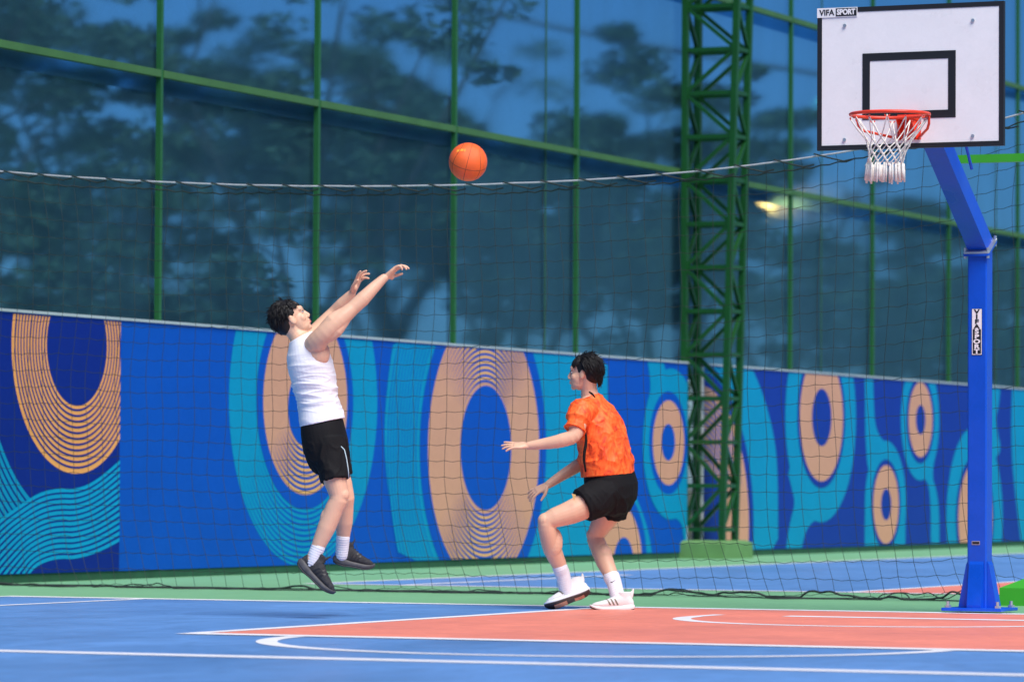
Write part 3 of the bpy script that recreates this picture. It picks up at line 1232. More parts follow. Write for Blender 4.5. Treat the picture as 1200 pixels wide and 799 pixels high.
def hand(S, wrist, fdir, pnorm, tside, curl, thumb_open=0.5, sc_=1.0, spread=0.16, fdir2=None):
    """palm and five fingers. fdir: wrist to knuckles, pnorm: out of the palm, tside: towards the thumb"""
    w = Vector(wrist)
    f = Vector(fdir).normalized()
    pn = Vector(pnorm)
    pn = (pn - f * pn.dot(f)).normalized()
    t = Vector(tside)
    t = (t - f * t.dot(f) - pn * t.dot(pn)).normalized()
    L = 0.098 * sc_
    S.loft([(w - f * .012, t * .027 * sc_, pn * .021 * sc_), (w + f * .02, t * .030 * sc_, pn * .019 * sc_),
            (w + f * L * .55, t * .040 * sc_, pn * .016 * sc_), (w + f * L * .92, t * .041 * sc_, pn * .013 * sc_)], 16)
    S.sphere(w + f * .04 + t * .026 * sc_ + pn * .010, (.020, .020, .024), 10, 8)       # ball of the thumb
    lens = (0.074, 0.083, 0.077, 0.060)
    for i in range(4):
        off = (0.0305 - 0.0203 * i) * sc_
        base = w + f * (L * (0.93 if i in (1, 2) else .88)) + t * off
        a = spread * (1.5 - i) / 1.5
        cu = curl[i]
        p = [base - f * .015]
        ang = cu * .35
        seg = [.45, .31, .24]
        rr = [.0098 * sc_, .0094 * sc_]
        p.append(base)
        cur = base
        for k in range(3):
            d = (f * math.cos(a) + t * math.sin(a)) * math.cos(ang) + pn * math.sin(ang)
            cur = cur + d * lens[i] * seg[k] * sc_
            p.append(cur)
            rr.append((.0088, .0080, .0066)[k] * sc_)
            ang += cu * (.8 if k == 0 else .6)
        S.limb(p, rr, 10, sub=2)
    b0 = w + f * .022 * sc_ + t * .026 * sc_
    d1 = (f * .62 + t * (.55 + .3 * thumb_open) + pn * .25).normalized()
    d2 = (f * .85 + t * (.2 + .25 * thumb_open) + pn * .35).normalized()
    p1 = b0 + d1 * .042 * sc_
    p2 = p1 + d2 * .032 * sc_
    S.limb([b0, p1, p2, p2 + d2 * .024 * sc_], [.0135 * sc_, .011 * sc_, .0095 * sc_, .0075 * sc_], 10, sub=2)


def head(S, c, fwd, up, neck_base, k=1.0):
    """adds skull, face, ears and neck; returns the frame matrix (x forward, y left, z up)"""
    f = Vector(fwd).normalized()
    u = Vector(up)
    u = (u - f * u.dot(f)).normalized()
    l = u.cross(f)
    M = Matrix(((f.x, l.x, u.x, c[0]), (f.y, l.y, u.y, c[1]), (f.z, l.z, u.z, c[2]), (0, 0, 0, 1)))
    R = M.to_3x3()

    def el(p, r, rot=None):
        S.sphere(M @ (Vector(p) * k), [q * k for q in r], 20, 14, R if rot is None else R @ rot)
    el((-.014, 0, .034), (.096, .075, .088))
    el((-.03, 0, .0), (.075, .068, .075))
    el((.028, 0, -.028), (.060, .060, .086))
    el((.034, 0, -.074), (.049, .050, .036))
    el((.066, 0, -.094), (.019, .023, .019))                    # chin
    el((.066, 0, .026), (.026, .052, .030))                     # brow and forehead
    for s in (-1, 1):
        el((.054, s * .035, -.028), (.026, .024, .028))         # cheekbones
        el((-.002, s * .072, -.012), (.019, .010, .031), Matrix.Rotation(-.25, 3, 'Y') @ Matrix.Rotation(s * -.35, 3, 'Z'))
        el((-.006, s * .074, .004), (.014, .009, .016))
    S.limb([M @ (Vector(q) * k) for q in ((.078, 0, .016), (.089, 0, -.004), (.099, 0, -.028))],
           [.008 * k, .0095 * k, .0115 * k], 10)
    for s in (-1, 1):
        el((.094, s * .012, -.036), (.010, .009, .008))
    el((.084, 0, -.056), (.011, .022, .0085))
    el((.0825, 0, -.0695), (.010, .020, .0085))
    nb = Vector(neck_base)
    j = M @ (Vector((-.028, 0, -.035)) * k)
    S.limb([j, (j + nb) * .5, nb], [.058 * k, .053 * k, .064 * k], 18)
    return M


def face_bits(M, parent, k=1.0):
    for s in (-1, 1):
        b = MB()
        b.sphere(M @ (Vector((.0765, s * .031, .003)) * k), [.0085 * k, .0125 * k, .0048 * k], 12, 8, M.to_3x3())
        e = b.build("eye", M_EYEW, parent, True)
        b = MB()
        b.sphere(M @ (Vector((.0815, s * .032, .003)) * k), [.0042 * k, .0068 * k, .0050 * k], 10, 6, M.to_3x3())
        b.build("iris", M_IRIS, e, True)
        b = MB()
        b.tube([M @ (Vector(q) * k) for q in ((.086, s * .014, .019), (.083, s * .032, .024), (.068, s * .050, .019))],
               [.0034, .0042, .002], 6)
        b.build("eyebrow", M_HAIR, parent, True)
        b = MB()
        b.tube([M @ (Vector(q) * k) for q in ((.0845, s * .019, .0055), (.0855, s * .031, .0095), (.078, s * .044, .0055))],
               [.0016, .0026, .0018], 6)
        b.build("eyelash", M_HAIR, e, True)
    b = MB()
    for z, h in ((-.058, .0058), (-.0685, .0066)):
        b.sphere(M @ (Vector((.0855, 0, z)) * k), [.0105 * k, .0185 * k, h * k], 12, 8, M.to_3x3())
    b.build("lips", M_LIP, parent, True)


def hair(M, parent, seed, fringe, nape, lift, length, k=1.0, n=2300):
    """a close cap and many tapered locks laid over it"""
    rnd = random.Random(seed)
    R = M.to_3x3()
    S = Solid()
    S.sphere(M @ (Vector((-.024, 0, .040)) * k), [.095 * k, .081 * k, .091 * k], 26, 18, R)
    S.sphere(M @ (Vector((-.052, 0, .004)) * k), [.066 * k, .074 * k, .080 * k], 22, 14, R)
    for i in range(n):
        th = rnd.uniform(-PI, PI)
        ph = math.asin(rnd.uniform(-.62, 1.0))
        d = Vector((math.cos(ph) * math.cos(th), math.cos(ph) * math.sin(th), math.sin(ph)))
        # leave the face and the ears free
        if d.x > .25 and d.z < .42 and not (fringe and d.z > .30):
            continue
        if abs(d.y) > .55 and d.z < -.05 and d.x > -.30:
            continue
        root = Vector((-.022 + .095 * d.x, .082 * d.y, .036 + .088 * d.z))
        # lie down the head: backwards at the crown, downwards at the sides
        flow = Vector((-.55 if d.x < .35 else (.75 if fringe else -.25), d.y * .4, -.55 if d.z < .75 else .05))
        if fringe and d.x > .35:
            flow = Vector((.55, d.y * .3 + .25, -.55))
        flow = (flow - d * flow.dot(d) * .9).normalized()
        ln = length * rnd.uniform(.6, 1.3)
        if d.z < -.1:
            ln *= nape
        if fringe and d.x > .35:
            ln *= .72
        pts = [root]
        cur = root.copy()
        dirv = (flow + d * lift * rnd.uniform(.2, 1.7)).normalized()
        for q in range(3):
            cur = cur + dirv * ln / 3
            pts.append(cur.copy())
            dirv = (dirv + Vector((0, 0, -.35)) - d * .15 + Vector((rnd.uniform(-.09, .09), rnd.uniform(-.09, .09), rnd.uniform(-.07, .07)))).normalized()
        w = rnd.uniform(.0020, .0044) * k
        S.tube([M @ (q * k) for q in pts], [w, w * .95, w * .7, w * .18], 6, True)
    for i in range(170):                                       # loose strands standing off the head
        th = rnd.uniform(-PI, PI)
        ph = math.asin(rnd.uniform(-.3, 1.0))
        d = Vector((math.cos(ph) * math.cos(th), math.cos(ph) * math.sin(th), math.sin(ph)))
        if d.x > .35 and d.z < .5:
            continue
        root = Vector((-.024 + .099 * d.x, .086 * d.y, .040 + .095 * d.z))
        e = (d * .7 + Vector((-.4, rnd.uniform(-.5, .5), rnd.uniform(-.4, .5)))).normalized()
        e2 = (e + Vector((-.3, 0, -.5))).normalized()
        ln = rnd.uniform(.006, .018)
        S.tube([M @ (q * k) for q in (root, root + e * ln, root + e * ln + e2 * ln)], [.0022, .0017, .0006], 4, True)
    return S.build("hair", M_HAIR, parent, True)


def shoe(parent, heel, fdir, up, mu, ms, mo, L=0.285, hk=1.0, stripes=None, laces=None, gum=None):
    """heel: point on the ground under the back of the shoe"""
    f = Vector(fdir).normalized()
    u = Vector(up)
    u = (u - f * u.dot(f)).normalized()
    l = u.cross(f)
    h = Vector(heel)
    k = L / .285

    def W(x, y, z):
        return h + (f * x + l * y + u * z * hk) * k
    prof = [(.004, .026, .022, .070), (.030, .034, .018, .098), (.065, .037, .018, .104), (.10, .038, .018, .096), (.14, .042, .018, .080),
            (.18, .047, .018, .066), (.22, .049, .018, .056), (.255, .042, .019, .048), (.275, .028, .022, .040)]
    S = Solid()
    S.loft([(W(x, 0, (z0 + z1) / 2), l * w * k, u * ((z1 - z0) / 2) * k * hk, 2.5) for x, w, z0, z1 in prof], 24)
    S.loft([(W(.06, 0, .06), f * .050 * k, l * .035 * k), (W(.060, 0, .10), f * .050 * k, l * .036 * k),
            (W(.058, 0, .112), f * .049 * k, l * .036 * k)], 20, False)
    S.limb([W(.012, 0, .085), W(.003, 0, .112), W(-.002, 0, .128)], [.014 * k, .010 * k, .006 * k], 10)   # heel tab
    S.limb([W(.105, 0, .088), W(.108, 0, .108), W(.116, 0, .128)], [.022 * k, .018 * k, .010 * k], 10, .4, side=l)  # tongue
    up_ = S.skin("shoe", mu, parent, .0045, 3)
    S = Solid()
    sp = [(-.006, .026, .012, .040), (.02, .038, .004, .042), (.06, .042, .0, .036), (.11, .040, .003, .030), (.16, .046, .003, .029),
          (.21, .053, .002, .028), (.25, .048, .008, .030), (.276, .036, .016, .034), (.291, .018, .024, .038)]
    S.loft([(W(x, 0, (z0 + z1) / 2 - .002), l * w * k, u * ((z1 - z0) / 2) * k * hk, 3.4) for x, w, z0, z1 in sp], 24)
    S.build("midsole", ms, up_, True)
    S = Solid()
    S.loft([(W(x, 0, z0 - .0015), l * w * .97 * k, u * .006 * k, 4) for x, w, z0, z1 in sp], 20)
    S.build("outsole", mo, up_, True)
    if gum:
        b = MB()
        for x0, x1, w0 in ((.035, .10, .018), (.15, .235, .026)):
            b.grid([[W(x, y, z) for y, z in ((-w0, -.0095), (w0, -.0095), (w0, -.004), (-w0, -.004))] for x in (x0, x1)])
        b.build("sole_insert", gum, up_)
    if stripes:
        for sd in (-1, 1):
            for q in range(3):
                x = .105 + .026 * q
                b = MB()
                rows = []
                for t in range(5):
                    z = .034 + .036 * t / 4
                    xx = x + .022 * t / 4
                    # half-width of the upper at this height
                    for a, c in zip(prof[:-1], prof[1:]):
                        if a[0] <= xx <= c[0]:
                            g = (xx - a[0]) / (c[0] - a[0])
                            ww = a[1] + (c[1] - a[1]) * g
                            zt = a[3] + (c[3] - a[3]) * g
                    zc, hz = (zt + .018) / 2, (zt - .018) / 2
                    y = ww * max(0.0, 1 - abs((z - zc) / hz) ** 2.5) ** (1 / 2.5) + .0022
                    rows.append([W(xx - .0055, sd * y, z), W(xx + .0055, sd * y, z)])
                b.grid(rows, False, False)
                b.build("stripe", stripes, up_)
    if laces:
        for q in range(4):
            x = .112 + .017 * q
            z = .096 - .010 * q
            b = MB()
            b.tube([W(x, -.024, z - .010), W(x + .004, -.012, z), W(x + .004, .012, z), W(x, .024, z - .010)], .0032 * k, 6)
            b.build("lace", laces, up_, True)
    return up_


def sock(parent, ankle, knee, top_t, shoe_in, r0, r1, m=None):
    a, kn = Vector(ankle), Vector(knee)
    top = a + (kn - a).normalized() * top_t
    S = Solid()
    S.limb([Vector(shoe_in), a, (a + top) * .5, top], [r0 * .95, r0, (r0 + r1) / 2, r1], 18)
    d = (kn - a).normalized()
    return S.skin("sock", m or M_SOCK, parent, .0045, 2,
                  disp=lambda co, q: .0012 * math.sin((co - a).dot(d) * 420))


def fold(co, s1, s2, amp, ax=None, seed=0):
    c = Vector((co.x * s1, co.y * s1, co.z * s2)) if ax is None else ax @ co
    a = noise.noise(c + Vector((seed, seed * 2, 0)))
    b = noise.noise(c * 2.3 + Vector((seed, 5, seed)))
    r = max(0.0, 1 - abs(a) * 3.4) ** 1.4
    r2 = max(0.0, 1 - abs(b) * 3.4) ** 1.4
    return amp * (.9 * r + .5 * r2 + .35 * a - .35)


# ---- the shooter: in the air, facing right, both arms up
JS = 195.0
JO = (385.0, 724.0)


def J(x, y, d=0.0):
    return Vector(((x - JO[0]) / JS, d, (JO[1] - y) / JS))


pj = thing("person", "person in white tank top and black shorts jumping with both arms raised after a shot", "person",
           (-3.025, -1.501, 0), -YAW)
S = Solid()
side = Vector((0.10, 1, 0)).normalized()                       # towards his left, away from the camera


def torso(S, rows, grow=0.0, n=32, pw=2.2, ends=True):
    secs = []
    C_ = [r[0] for r in rows]
    for i, (c, a, bb, *rest) in enumerate(rows):
        t = (C_[min(i + 1, len(C_) - 1)] - C_[max(i - 1, 0)]).normalized()
        s = (side - t * side.dot(t)).normalized()
        fr = s.cross(t) if s.cross(t).dot(FRONT) > 0 else t.cross(s)
        secs.append((c, s * (a + grow), fr * (bb + grow), rest[0] if rest else pw))
    S.loft(secs, n, ends)


FRONT = Vector((1, -.1, 0))
rows = [(J(382, 541), .150, .095), (J(380, 522), .172, .118), (J(377, 505), .165, .118), (J(374.5, 488), .148, .112),
        (J(371, 470), .142, .112), (J(366.5, 450), .152, .120), (J(362.5, 430), .166, .124), (J(359, 414), .160, .112),
        (J(355.5, 404), .125, .085), (J(352.5, 397), .085, .062)]
torso(S, rows)
# shoulders and arms
S.limb([J(364, 408, -.09), J(369.5, 403, -.15), J(381, 392, -.185), J(397, 377, -.185), J(412, 363.5, -.165), J(424, 352, -.15), J(437, 338.5, -.13), J(448, 327.5, -.115)],
       [.058, .060, .058, .053, .043, .0435, .035, .0255], 20)
S.sphere(J(372.5, 402.5, -.158), .058, 18, 12)
S.limb([J(352, 404, .07), J(364, 394, .16), J(375, 381, .20), J(388, 366, .21), J(398, 355.5, .175), J(408.5, 344, .14)],
       [.064, .062, .054, .043, .040, .026], 20)
S.sphere(J(364, 397, .15), .064, 18, 12)
# pectoral / lat mass at the armpit
S.limb([J(377, 391, -.175), J(390, 379, -.185), J(402, 369, -.180)], [.040, .052, .036], 14)
S.limb([J(384, 399, -.185), J(394, 390, -.19), J(405, 376, -.18)], [.028, .037, .028], 14)
S.sphere(J(422, 355, -.155), (.045, .036, .038), 14, 10)
S.sphere(J(371, 416, -.10), (.075, .07, .085), 16, 12)
hand(S, J(448.5, 327), (.95, 0.05, .88), (.68, -.2, -.75), (-.05, .95, .25), (.45, .80, 1.0, 1.15), .4, 1.0, .34)
hand(S, J(409, 343.5, .14), (.42, -.12, .90), (.86, -.35, -.35), (-.35, -.75, .5), (.25, .45, .62, .8), .8, 1.0, .5)
# legs
S.limb([J(383, 520, -.085), J(388, 548, -.115), J(397, 581, -.13), J(392, 596, -.125), J(383, 618, -.115), J(371, 645, -.105), J(366, 656, -.10)],
       [.092, .080, .056, .0555, .055, .038, .038], 20)
S.sphere(J(400, 580, -.135), .049, 14, 10)
S.sphere(J(385.5, 609, -.115), (.054, .05, .075), 14, 10)
S.limb([J(384, 520, .085), J(391, 548, .10), J(402, 578, .11), J(402, 592, .14), J(401, 612, .18), J(399.5, 634, .22), J(398, 646, .23)],
       [.092, .080, .055, .054, .053, .037, .037], 20)
HM = head(S, J(339.5, 375.0, .0), (.86, .06, .50), (-.50, 0, .86), J(350, 398), 1.0)
bj = S.skin("body", M_SKIN, pj, .0036, 3)
face_bits(HM, pj)
hair(HM, pj, 3, True, .75, .30, .048)
# tank top
S = Solid()
TK = [(J(376.5, 496), .174, .133), (J(375, 489), .169, .131), (J(373, 480), .158, .126), (J(371, 470), .150, .122), (J(366.5, 450), .160, .130),
      (J(362, 430), .172, .132), (J(358, 414), .158, .122), (J(354.5, 403.5), .138, .098), (J(350.5, 396), .112, .072)]
torso(S, TK, 0.004, 36, 2.2, False)


def tank_d(co, q):
    ridge = fold(co, 2.6, 13.0, .0085, seed=1)                 # creases across the back and the side
    g = min(1, max(0, (1.62 - co.z) / .25)) * min(1, max(.25, (co.z - 1.16) / .12))
    return (ridge - .002) * g


tk = S.skin("tank_top", M_WHITEC, pj, .004, 4, tank_d)
# shorts: hollow legs
S = Solid()


def shorts_leg(S, pts, rads, sidev, inset=.011, flat=1.0):
    P = [Vector(q) for q in pts]
    t = (P[-1] - P[-2]).normalized()
    path = P + [P[-1] - t * .006, P[-1] - t * .09]
    rr = list(rads) + [rads[-1] - inset, rads[-1] - inset - .012]
    S.tube(path[:len(P)] + path[len(P):], rr, 26, True, flat, sidev)


torso(S, [(J(375, 492), .160, .122), (J(377, 505), .176, .129), (J(380, 520), .184, .133), (J(382.5, 534), .176, .125), (J(384, 546), .150, .105)], .003, 36, 2.3)
shorts_leg(S, [J(383, 516, -.085), J(388, 540, -.105), J(393, 563, -.125)], [.103, .100, .093], Vector((0, 1, 0)))
shorts_leg(S, [J(384, 516, .085), J(389.5, 540, .10), J(395, 560, .11)], [.103, .099, .091], Vector((0, 1, 0)))


def shorts_d(co, q):
    g = max(.08, min(1, (1.10 - co.z) / .10))
    return fold(co, 8.0, 5.0, .010, seed=4) * g


sj = S.skin("shorts", M_BLACKC, pj, .005, 3, shorts_d)
b = MB()
b.tube([J(400, 524, -.205), J(404, 528, -.213), J(406.5, 538, -.222), J(408.5, 550, -.222), J(409.5, 561, -.215)], .0028, 6)
b.build("piping", M_PIPE, sj, True)
# socks and shoes
sock(pj, J(369.5, 650, -.105), J(383, 618, -.115), .055, J(366, 660, -.10), .041, .043)
sock(pj, J(399, 640, .222), J(401, 612, .18), .055, J(398, 652, .235), .040, .042)
shoe(pj, J(348.5, 662, -.095), (33, -.02 * JS, -31), (31, 0, 33), M_SHOEB, M_SOLEG, M_SOLEB, .272, 1.42, stripes=M_SHOEP, laces=M_SHOEP)
shoe(pj, J(389, 661.5, .24), (38, .04 * JS, -7), (7, 0, 38), M_SHOEB, M_SOLEG, M_SOLEB, .240, 1.55, stripes=M_SHOEP, laces=M_SHOEP)

# ---- the defender: crouched, facing left, seen from behind his left side
DS = 181.3
DO = (700.0, 714.0)


def D(x, y, d=0.0):
    return Vector(((x - DO[0]) / DS, d, (DO[1] - y) / DS))


pd = thing("person", "person in orange jersey and white shoes crouching to guard, arms held out", "person",
           (-2.342, 1.034, 0), -YAW)
FRONT = Vector((-.87, .5, 0))
side = Vector((-.5, -.87, 0))                                   # towards his left, near the camera
S = Solid()
rows = [(D(722, 592), .14, .10), (D(719, 578), .172, .125), (D(716, 562), .168, .122), (D(711, 544), .150, .115), (D(706, 526), .150, .118),
        (D(701, 508), .165, .124), (D(697, 492), .172, .118), (D(693.5, 478), .150, .092), (D(690.5, 467), .088, .064)]
torso(S, rows)
S.limb([D(690, 484, -.08), D(680, 483, -.18), D(676, 497, -.235), D(671, 511, -.27), D(657, 516.5, -.27), D(640, 520, -.255), D(618, 523, -.235)],
       [.066, .064, .056, .046, .045, .038, .0265], 20)
S.limb([D(700, 480, .08), D(704, 482, .17), D(699, 510, .23), D(690, 535, .24), D(676, 546, .20), D(660, 556, .16), D(642, 568, .12)],
       [.066, .064, .054, .044, .043, .036, .026], 20)
hand(S, D(618, 523, -.235), (-1, .05, .02), (.0, .45, -.9), (-.05, .85, .55), (.05, .16, .26, .36), .6, 1.0, .26)
hand(S, D(642, 568, .12), (-.86, -.1, -.45), (.25, .55, -.75), (-.4, -.8, .25), (.35, .55, .5, .35), .7, .98, .26)
S.limb([D(712, 574, -.085), D(690, 589, -.14), D(668, 600, -.18), D(642, 610, -.20), D(641.5, 624, -.18), D(647, 644, -.12), D(656.5, 665, -.05), D(662, 684, -.01)],
       [.098, .088, .077, .058, .058, .060, .046, .040], 22)
S.sphere(D(638.5, 610, -.205), .052, 14, 10)
S.sphere(D(648.5, 635, -.143), (.058, .057, .095), 14, 10)
S.limb([D(724, 578, .085), D(714, 600, .16), D(699, 627, .22), D(702, 641, .19), D(709, 658, .12), D(719, 680, .03), D(722, 692, .0)],
       [.098, .086, .058, .057, .059, .041, .040], 22)
S.sphere(D(696.5, 627, .215), .051, 14, 10)
S.sphere(D(707.5, 652, .145), (.059, .056, .08), 14, 10)
HM = head(S, D(683, 437.0, -.02), (-.975, .20, .02), (.03, 0, 1), D(690.5, 468), .98)
bd = S.skin("body", M_SKIN, pd, .0036, 3)
face_bits(HM, pd, .98)
hair(HM, pd, 9, True, 1.25, .18, .060)
# jersey with sleeves
S = Solid()
torso(S, [(D(711.5, 557), .196, .162), (D(710.5, 545), .196, .162), (D(707, 528), .196, .158), (D(703, 510), .196, .150), (D(699, 494), .194, .138),
          (D(694.5, 480), .166, .104), (D(691, 469), .098, .074), (D(689, 464), .074, .064)], 0, 40, 2.2, False)
shorts_leg(S, [D(688, 482, -.10), D(679, 483, -.185), D(675.5, 493, -.225), D(671.5, 504.5, -.255)], [.080, .084, .082, .076], Vector((.3, .5, 1)).normalized(), .012)
shorts_leg(S, [D(700, 480, .10), D(704, 484, .175), D(702, 495, .205), D(699, 507, .225)], [.080, .082, .080, .074], Vector((.3, .5, 1)).normalized(), .012)


def jersey_d(co, q):
    ax = Matrix(((5.5, 0, 3.2), (0, 4.0, 0), (-4.0, 0, 6.0)))
    g = (.55 + .45 * max(0, min(1, (1.25 - co.z) / .35))) * max(.12, min(1, (co.z - .885) / .07))
    return fold(co, 0, 0, .0125, ax, 2) * g


jd = S.skin("jersey", M_ORANGEC, pd, .004, 4, jersey_d)
b = MB()
rows_ = []
for k in range(9):
    y = 505 + (553 - 505) * k / 8
    rows_.append((684.2 + 1.2 * math.sin(k * .9), y))
b.tube([D(x, y, -.205 + .006 * math.sin(k)) for k, (x, y) in enumerate(rows_)], [.005, .007, .009, .010, .010, .009, .008, .007, .006], 6, True)
b.build("side_stripe", M_BLACKC, jd, True)
b = MB()
b.tube([D(x, y, d) for x, y, d in ((689, 459.5, -.105), (692.5, 462, -.118), (696, 466, -.13))], [.005, .008, .004], 6)
b.build("collar_mark", M_BLACKC, jd, True)
# shorts
S = Solid()
torso(S, [(D(711, 552), .178, .142), (D(713.5, 560), .190, .150), (D(717, 573), .196, .152), (D(720.5, 586), .176, .130), (D(722.5, 596), .13, .09)], .004, 36, 2.3)
shorts_leg(S, [D(711, 575, -.085), D(697, 584, -.13), D(681, 592, -.165)], [.124, .120, .112], Vector((.3, 1, .4)).normalized(), .013)
shorts_leg(S, [D(724, 578, .085), D(719.5, 589, .13), D(715, 600, .165)], [.118, .112, .106], Vector((1, .3, .3)).normalized(), .013)
sd_ = S.skin("shorts", M_BLACKC, pd, .005, 3, lambda co, q: fold(co, 7.0, 5.5, .0095, seed=8) * max(.06, min(1, (.82 - co.z) / .10)))
b = MB()
b.face([D(668.5, 578, -.288), D(671.5, 587, -.288), D(673.5, 579.5, -.290)])
b.build("hem_tag", M_TAG, sd_)
for ank, kn, sin_, d0 in ((D(659, 672, -.04), D(647, 644, -.12), D(664, 694, .0), 0), (D(719.5, 682, .03), D(709, 658, .12), D(724, 700, -.02), 1)):
    so = sock(pd, ank, kn, .05 if d0 == 0 else .045, sin_, .0475 if d0 == 0 else .049, .050 if d0 == 0 else .0545)
    b = MB()                                                     # small printed tick
    a = Vector(ank) + Vector((-.010, -.0505, .012 if d0 == 0 else .006))
    b.grid([[a + Vector(q) for q in ((-.012, 0, -.006), (-.014, 0, .000))], [a + Vector(q) for q in ((-.004, -.0012, -.008), (-.003, -.0012, -.002))],
            [a + Vector(q) for q in ((.020, .002, .010), (.021, .002, .012))]], False, False)
    b.build("printed_tick", M_BLACK, so)
shoe(pd, D(690.5, 694.5, -.02), (-50, .0 * DS, -19), (-17, 24, 45), M_SHOEW, M_SOLEW, M_OUTSOLE, .292, 1.12, stripes=M_STRIPE, laces=M_SOLEW, gum=M_GUM)
shoe(pd, D(741.5, 715.0, -.03), (-48, -.02 * DS, .3), (0, 0, 1), M_SHOEW, M_SOLEW, M_OUTSOLE, .272, 1.15, stripes=M_STRIPE, laces=M_SOLEW)

# ------------------------------------------------------------------ trees and lamps beyond the fence
def leaf_mesh(centres, rnd, size):
    V, F = [], []
    for c, r, n in centres:
        for _ in range(n):
            while True:
                d = Vector((rnd.uniform(-1, 1), rnd.uniform(-1, 1), rnd.uniform(-1, 1)))
                if d.length < 1:
                    break
            p = c + Vector((d.x * r, d.y * r, d.z * r * .40))
            a = Vector((rnd.gauss(0, 1), rnd.gauss(0, 1), rnd.gauss(0, .7))).normalized()
            q = Vector((rnd.gauss(0, 1), rnd.gauss(0, 1), rnd.gauss(0, 1)))
            q = (q - a * q.dot(a)).normalized()
            s = size * rnd.uniform(.6, 1.3)
            i = len(V)
            V += [p - a * s, p + q * s * .42, p + a * s, p - q * s * .42]
            F.append((i, i + 1, i + 2, i + 3))
    return V, F


def tree(label, x, y, h, spread, seed, clumps=60, leaves=90, trunk=.16, base=.38, size=.085, lean=0.0, m=None, group=None, name="shade_tree"):
    rnd = random.Random(seed)
    t = thing(name, label, "tree", (x, y, -.012), 0, group)
    b = MB()
    fork = h * base
    top = Vector((lean * h * .3, 0, fork))
    b.tube([(0, 0, -.1), (lean * h * .08, .03, fork * .4), (lean * h * .2, 0, fork * .8), top], [trunk * 1.35, trunk, trunk * .85, trunk * .75], 8)
    cents = []
    nb = 6
    for k in range(nb):
        a = 2 * PI * k / nb + rnd.uniform(-.4, .4)
        rr = spread * rnd.uniform(.6, 1.0)
        end = top + Vector((rr * math.cos(a), rr * math.sin(a), (h - fork) * rnd.uniform(.45, .95)))
        mid = top + (end - top) * .5 + Vector((0, 0, (h - fork) * rnd.uniform(-.04, .12)))
        b.tube([top - Vector((0, 0, .25)), mid, end], [trunk * .55, trunk * .3, trunk * .08], 6)
        for j in range(4):
            s0 = mid + (end - mid) * rnd.uniform(-.4, .9)
            e2 = s0 + Vector((rnd.uniform(-1, 1), rnd.uniform(-1, 1), rnd.uniform(-.1, .8))) * spread * .42
            b.tube([s0, (s0 + e2) * .5 + Vector((0, 0, .08)), e2], [trunk * .2, trunk * .12, trunk * .04], 5)
            cents.append(e2)
        cents.append(end)
    b.build("trunk", M_BARK, t, True)
    cl = []
    for k in range(clumps):
        c = rnd.choice(cents)
        o = Vector((rnd.gauss(0, .25), rnd.gauss(0, .25), rnd.gauss(0, .16))) * spread
        r = spread * rnd.uniform(.12, .24)
        cl.append((c + o, r, int(2.0 * leaves * rnd.uniform(.6, 1.4))))
    V, F = leaf_mesh(cl, rnd, size)
    link_mesh("crown", V, F, m or M_LEAF, t)
    return t


G_T = "trees beyond the windscreen"
#      label, u, v, height, spread, seed, clumps, leaves
tree("dense dark tree behind the far left fabric bay, its crown leaving the frame", -17.2, 16.0, 8.6, 3.2, 21, 110, 80, base=.25, group=G_T)
tree("forked tree seen through the fabric above the striped orange ring", -17.6, 21.2, 8.3, 2.7, 22, 75, 70, base=.24, group=G_T)
tree("thin leaning tree with bare diagonal limbs behind the shooter's head", -16.2, 21.9, 7.6, 2.7, 23, 30, 50, base=.30, lean=.5, group=G_T)
tree("dense rounded tree behind the bay left of the basketball", -17.2, 28.6, 7.3, 2.4, 24, 80, 80, base=.40, group=G_T)
tree("broad dark tree behind the bay right of the basketball", -17.3, 33.4, 7.0, 2.6, 25, 120, 85, base=.28, group=G_T)
tree("rounded tree behind the fabric just left of the lattice tower", -17.0, 38.2, 7.0, 2.4, 26, 100, 80, base=.28, group=G_T)
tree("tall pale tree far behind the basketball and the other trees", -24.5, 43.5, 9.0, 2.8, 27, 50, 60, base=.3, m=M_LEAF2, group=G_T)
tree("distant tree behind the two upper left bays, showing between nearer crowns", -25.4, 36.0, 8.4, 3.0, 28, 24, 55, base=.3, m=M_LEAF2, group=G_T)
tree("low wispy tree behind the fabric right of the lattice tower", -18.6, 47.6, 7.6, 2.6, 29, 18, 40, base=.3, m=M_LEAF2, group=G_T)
tree("low bushy tree seen through the fabric below the backboard", -17.6, 52.0, 6.0, 2.8, 30, 90, 80, base=.22, group=G_T)
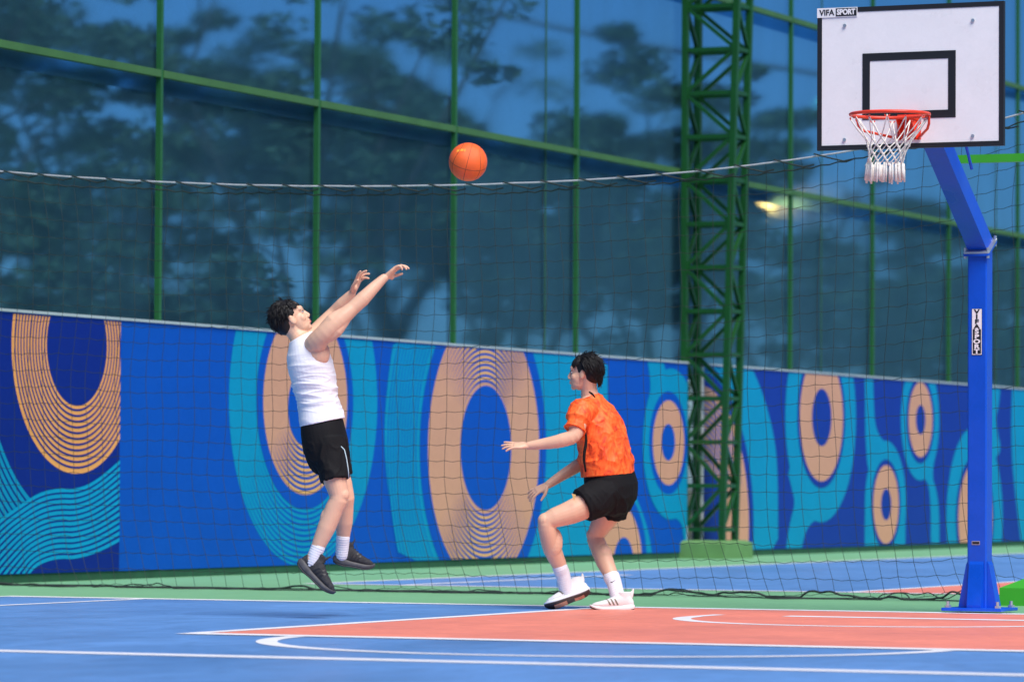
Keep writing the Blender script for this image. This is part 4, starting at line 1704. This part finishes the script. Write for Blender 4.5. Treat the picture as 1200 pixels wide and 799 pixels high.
tree("low bushy tree seen through the fabric behind the blue pole", -16.4, 55.5, 6.2, 2.8, 31, 90, 80, base=.22, group=G_T)
tree("tree at the far right of the photo behind the fabric", -14.6, 60.5, 8.0, 2.8, 32, 60, 80, base=.25, group=G_T)

tree("low leafy shrub filling the fabric bay at the far left edge", -14.2, 15.4, 4.3, 2.0, 41, 80, 85, base=.12, trunk=.07, group=G_T, name="shrub_tree")
tree("low leafy shrub behind the fabric between the first and second posts", -14.6, 19.1, 3.5, 1.3, 43, 28, 70, base=.12, trunk=.06, group=G_T, name="shrub_tree")

cable = MB()
A_, B_ = Vector((-30, 34.6, 11.5)), Vector((-5, 46.5, 6.9))
cable.tube([A_ + (B_ - A_) * (k / 24) - Vector((0, 0, 1.3 * math.sin(PI * k / 24))) for k in range(25)], .035, 6)
tag(cable.build("overhead_cable", M_BLACK, None, True), "thin dark overhead cable crossing behind the fabric beside the lattice tower", "cable")

M_LAMP = emit("lamp_warm", (1.0, 0.36, 0.06, 1), 60)
M_LAMPG = emit("lamp_green", (0.1, 0.9, 0.6, 1), 1.6)


def street_lamp(label, x, y, z, m, r, arm=1.2, name="street_lamp"):
    t = thing(name, label, "street lamp", (x, y, -.012), 0, "lamps beyond the fence")
    b = MB()
    b.tube([(arm, 0, 0), (arm, 0, z * .6), (arm, 0, z + .25), (arm * .6, 0, z + .4), (0, 0, z + .22)], [.09, .075, .06, .05, .04], 8)
    b.build("pole", M_BLACK, t, True)
    b = MB()
    b.sphere((0, 0, z), (r * 1.35, r, r * .55), 14, 10)
    b.build("lamp_head", m, t, True)
    return t


street_lamp("glowing warm street lamp behind the fabric, right of the lattice tower", -25.24, 64.45, 6.98, M_LAMP, .26)
street_lamp("glowing warm street lamp at the right-hand chord of the lattice tower", -25.83, 64.19, 6.94, M_LAMP, .15, -1.2)
street_lamp("small warm lamp beside a second one, showing through the lattice tower", -25.70, 64.70, 6.93, M_LAMP, .13, -1.2)
street_lamp("small green light far behind the fabric, left of the backboard", -29.07, 79.04, 10.7, M_LAMPG, .26)
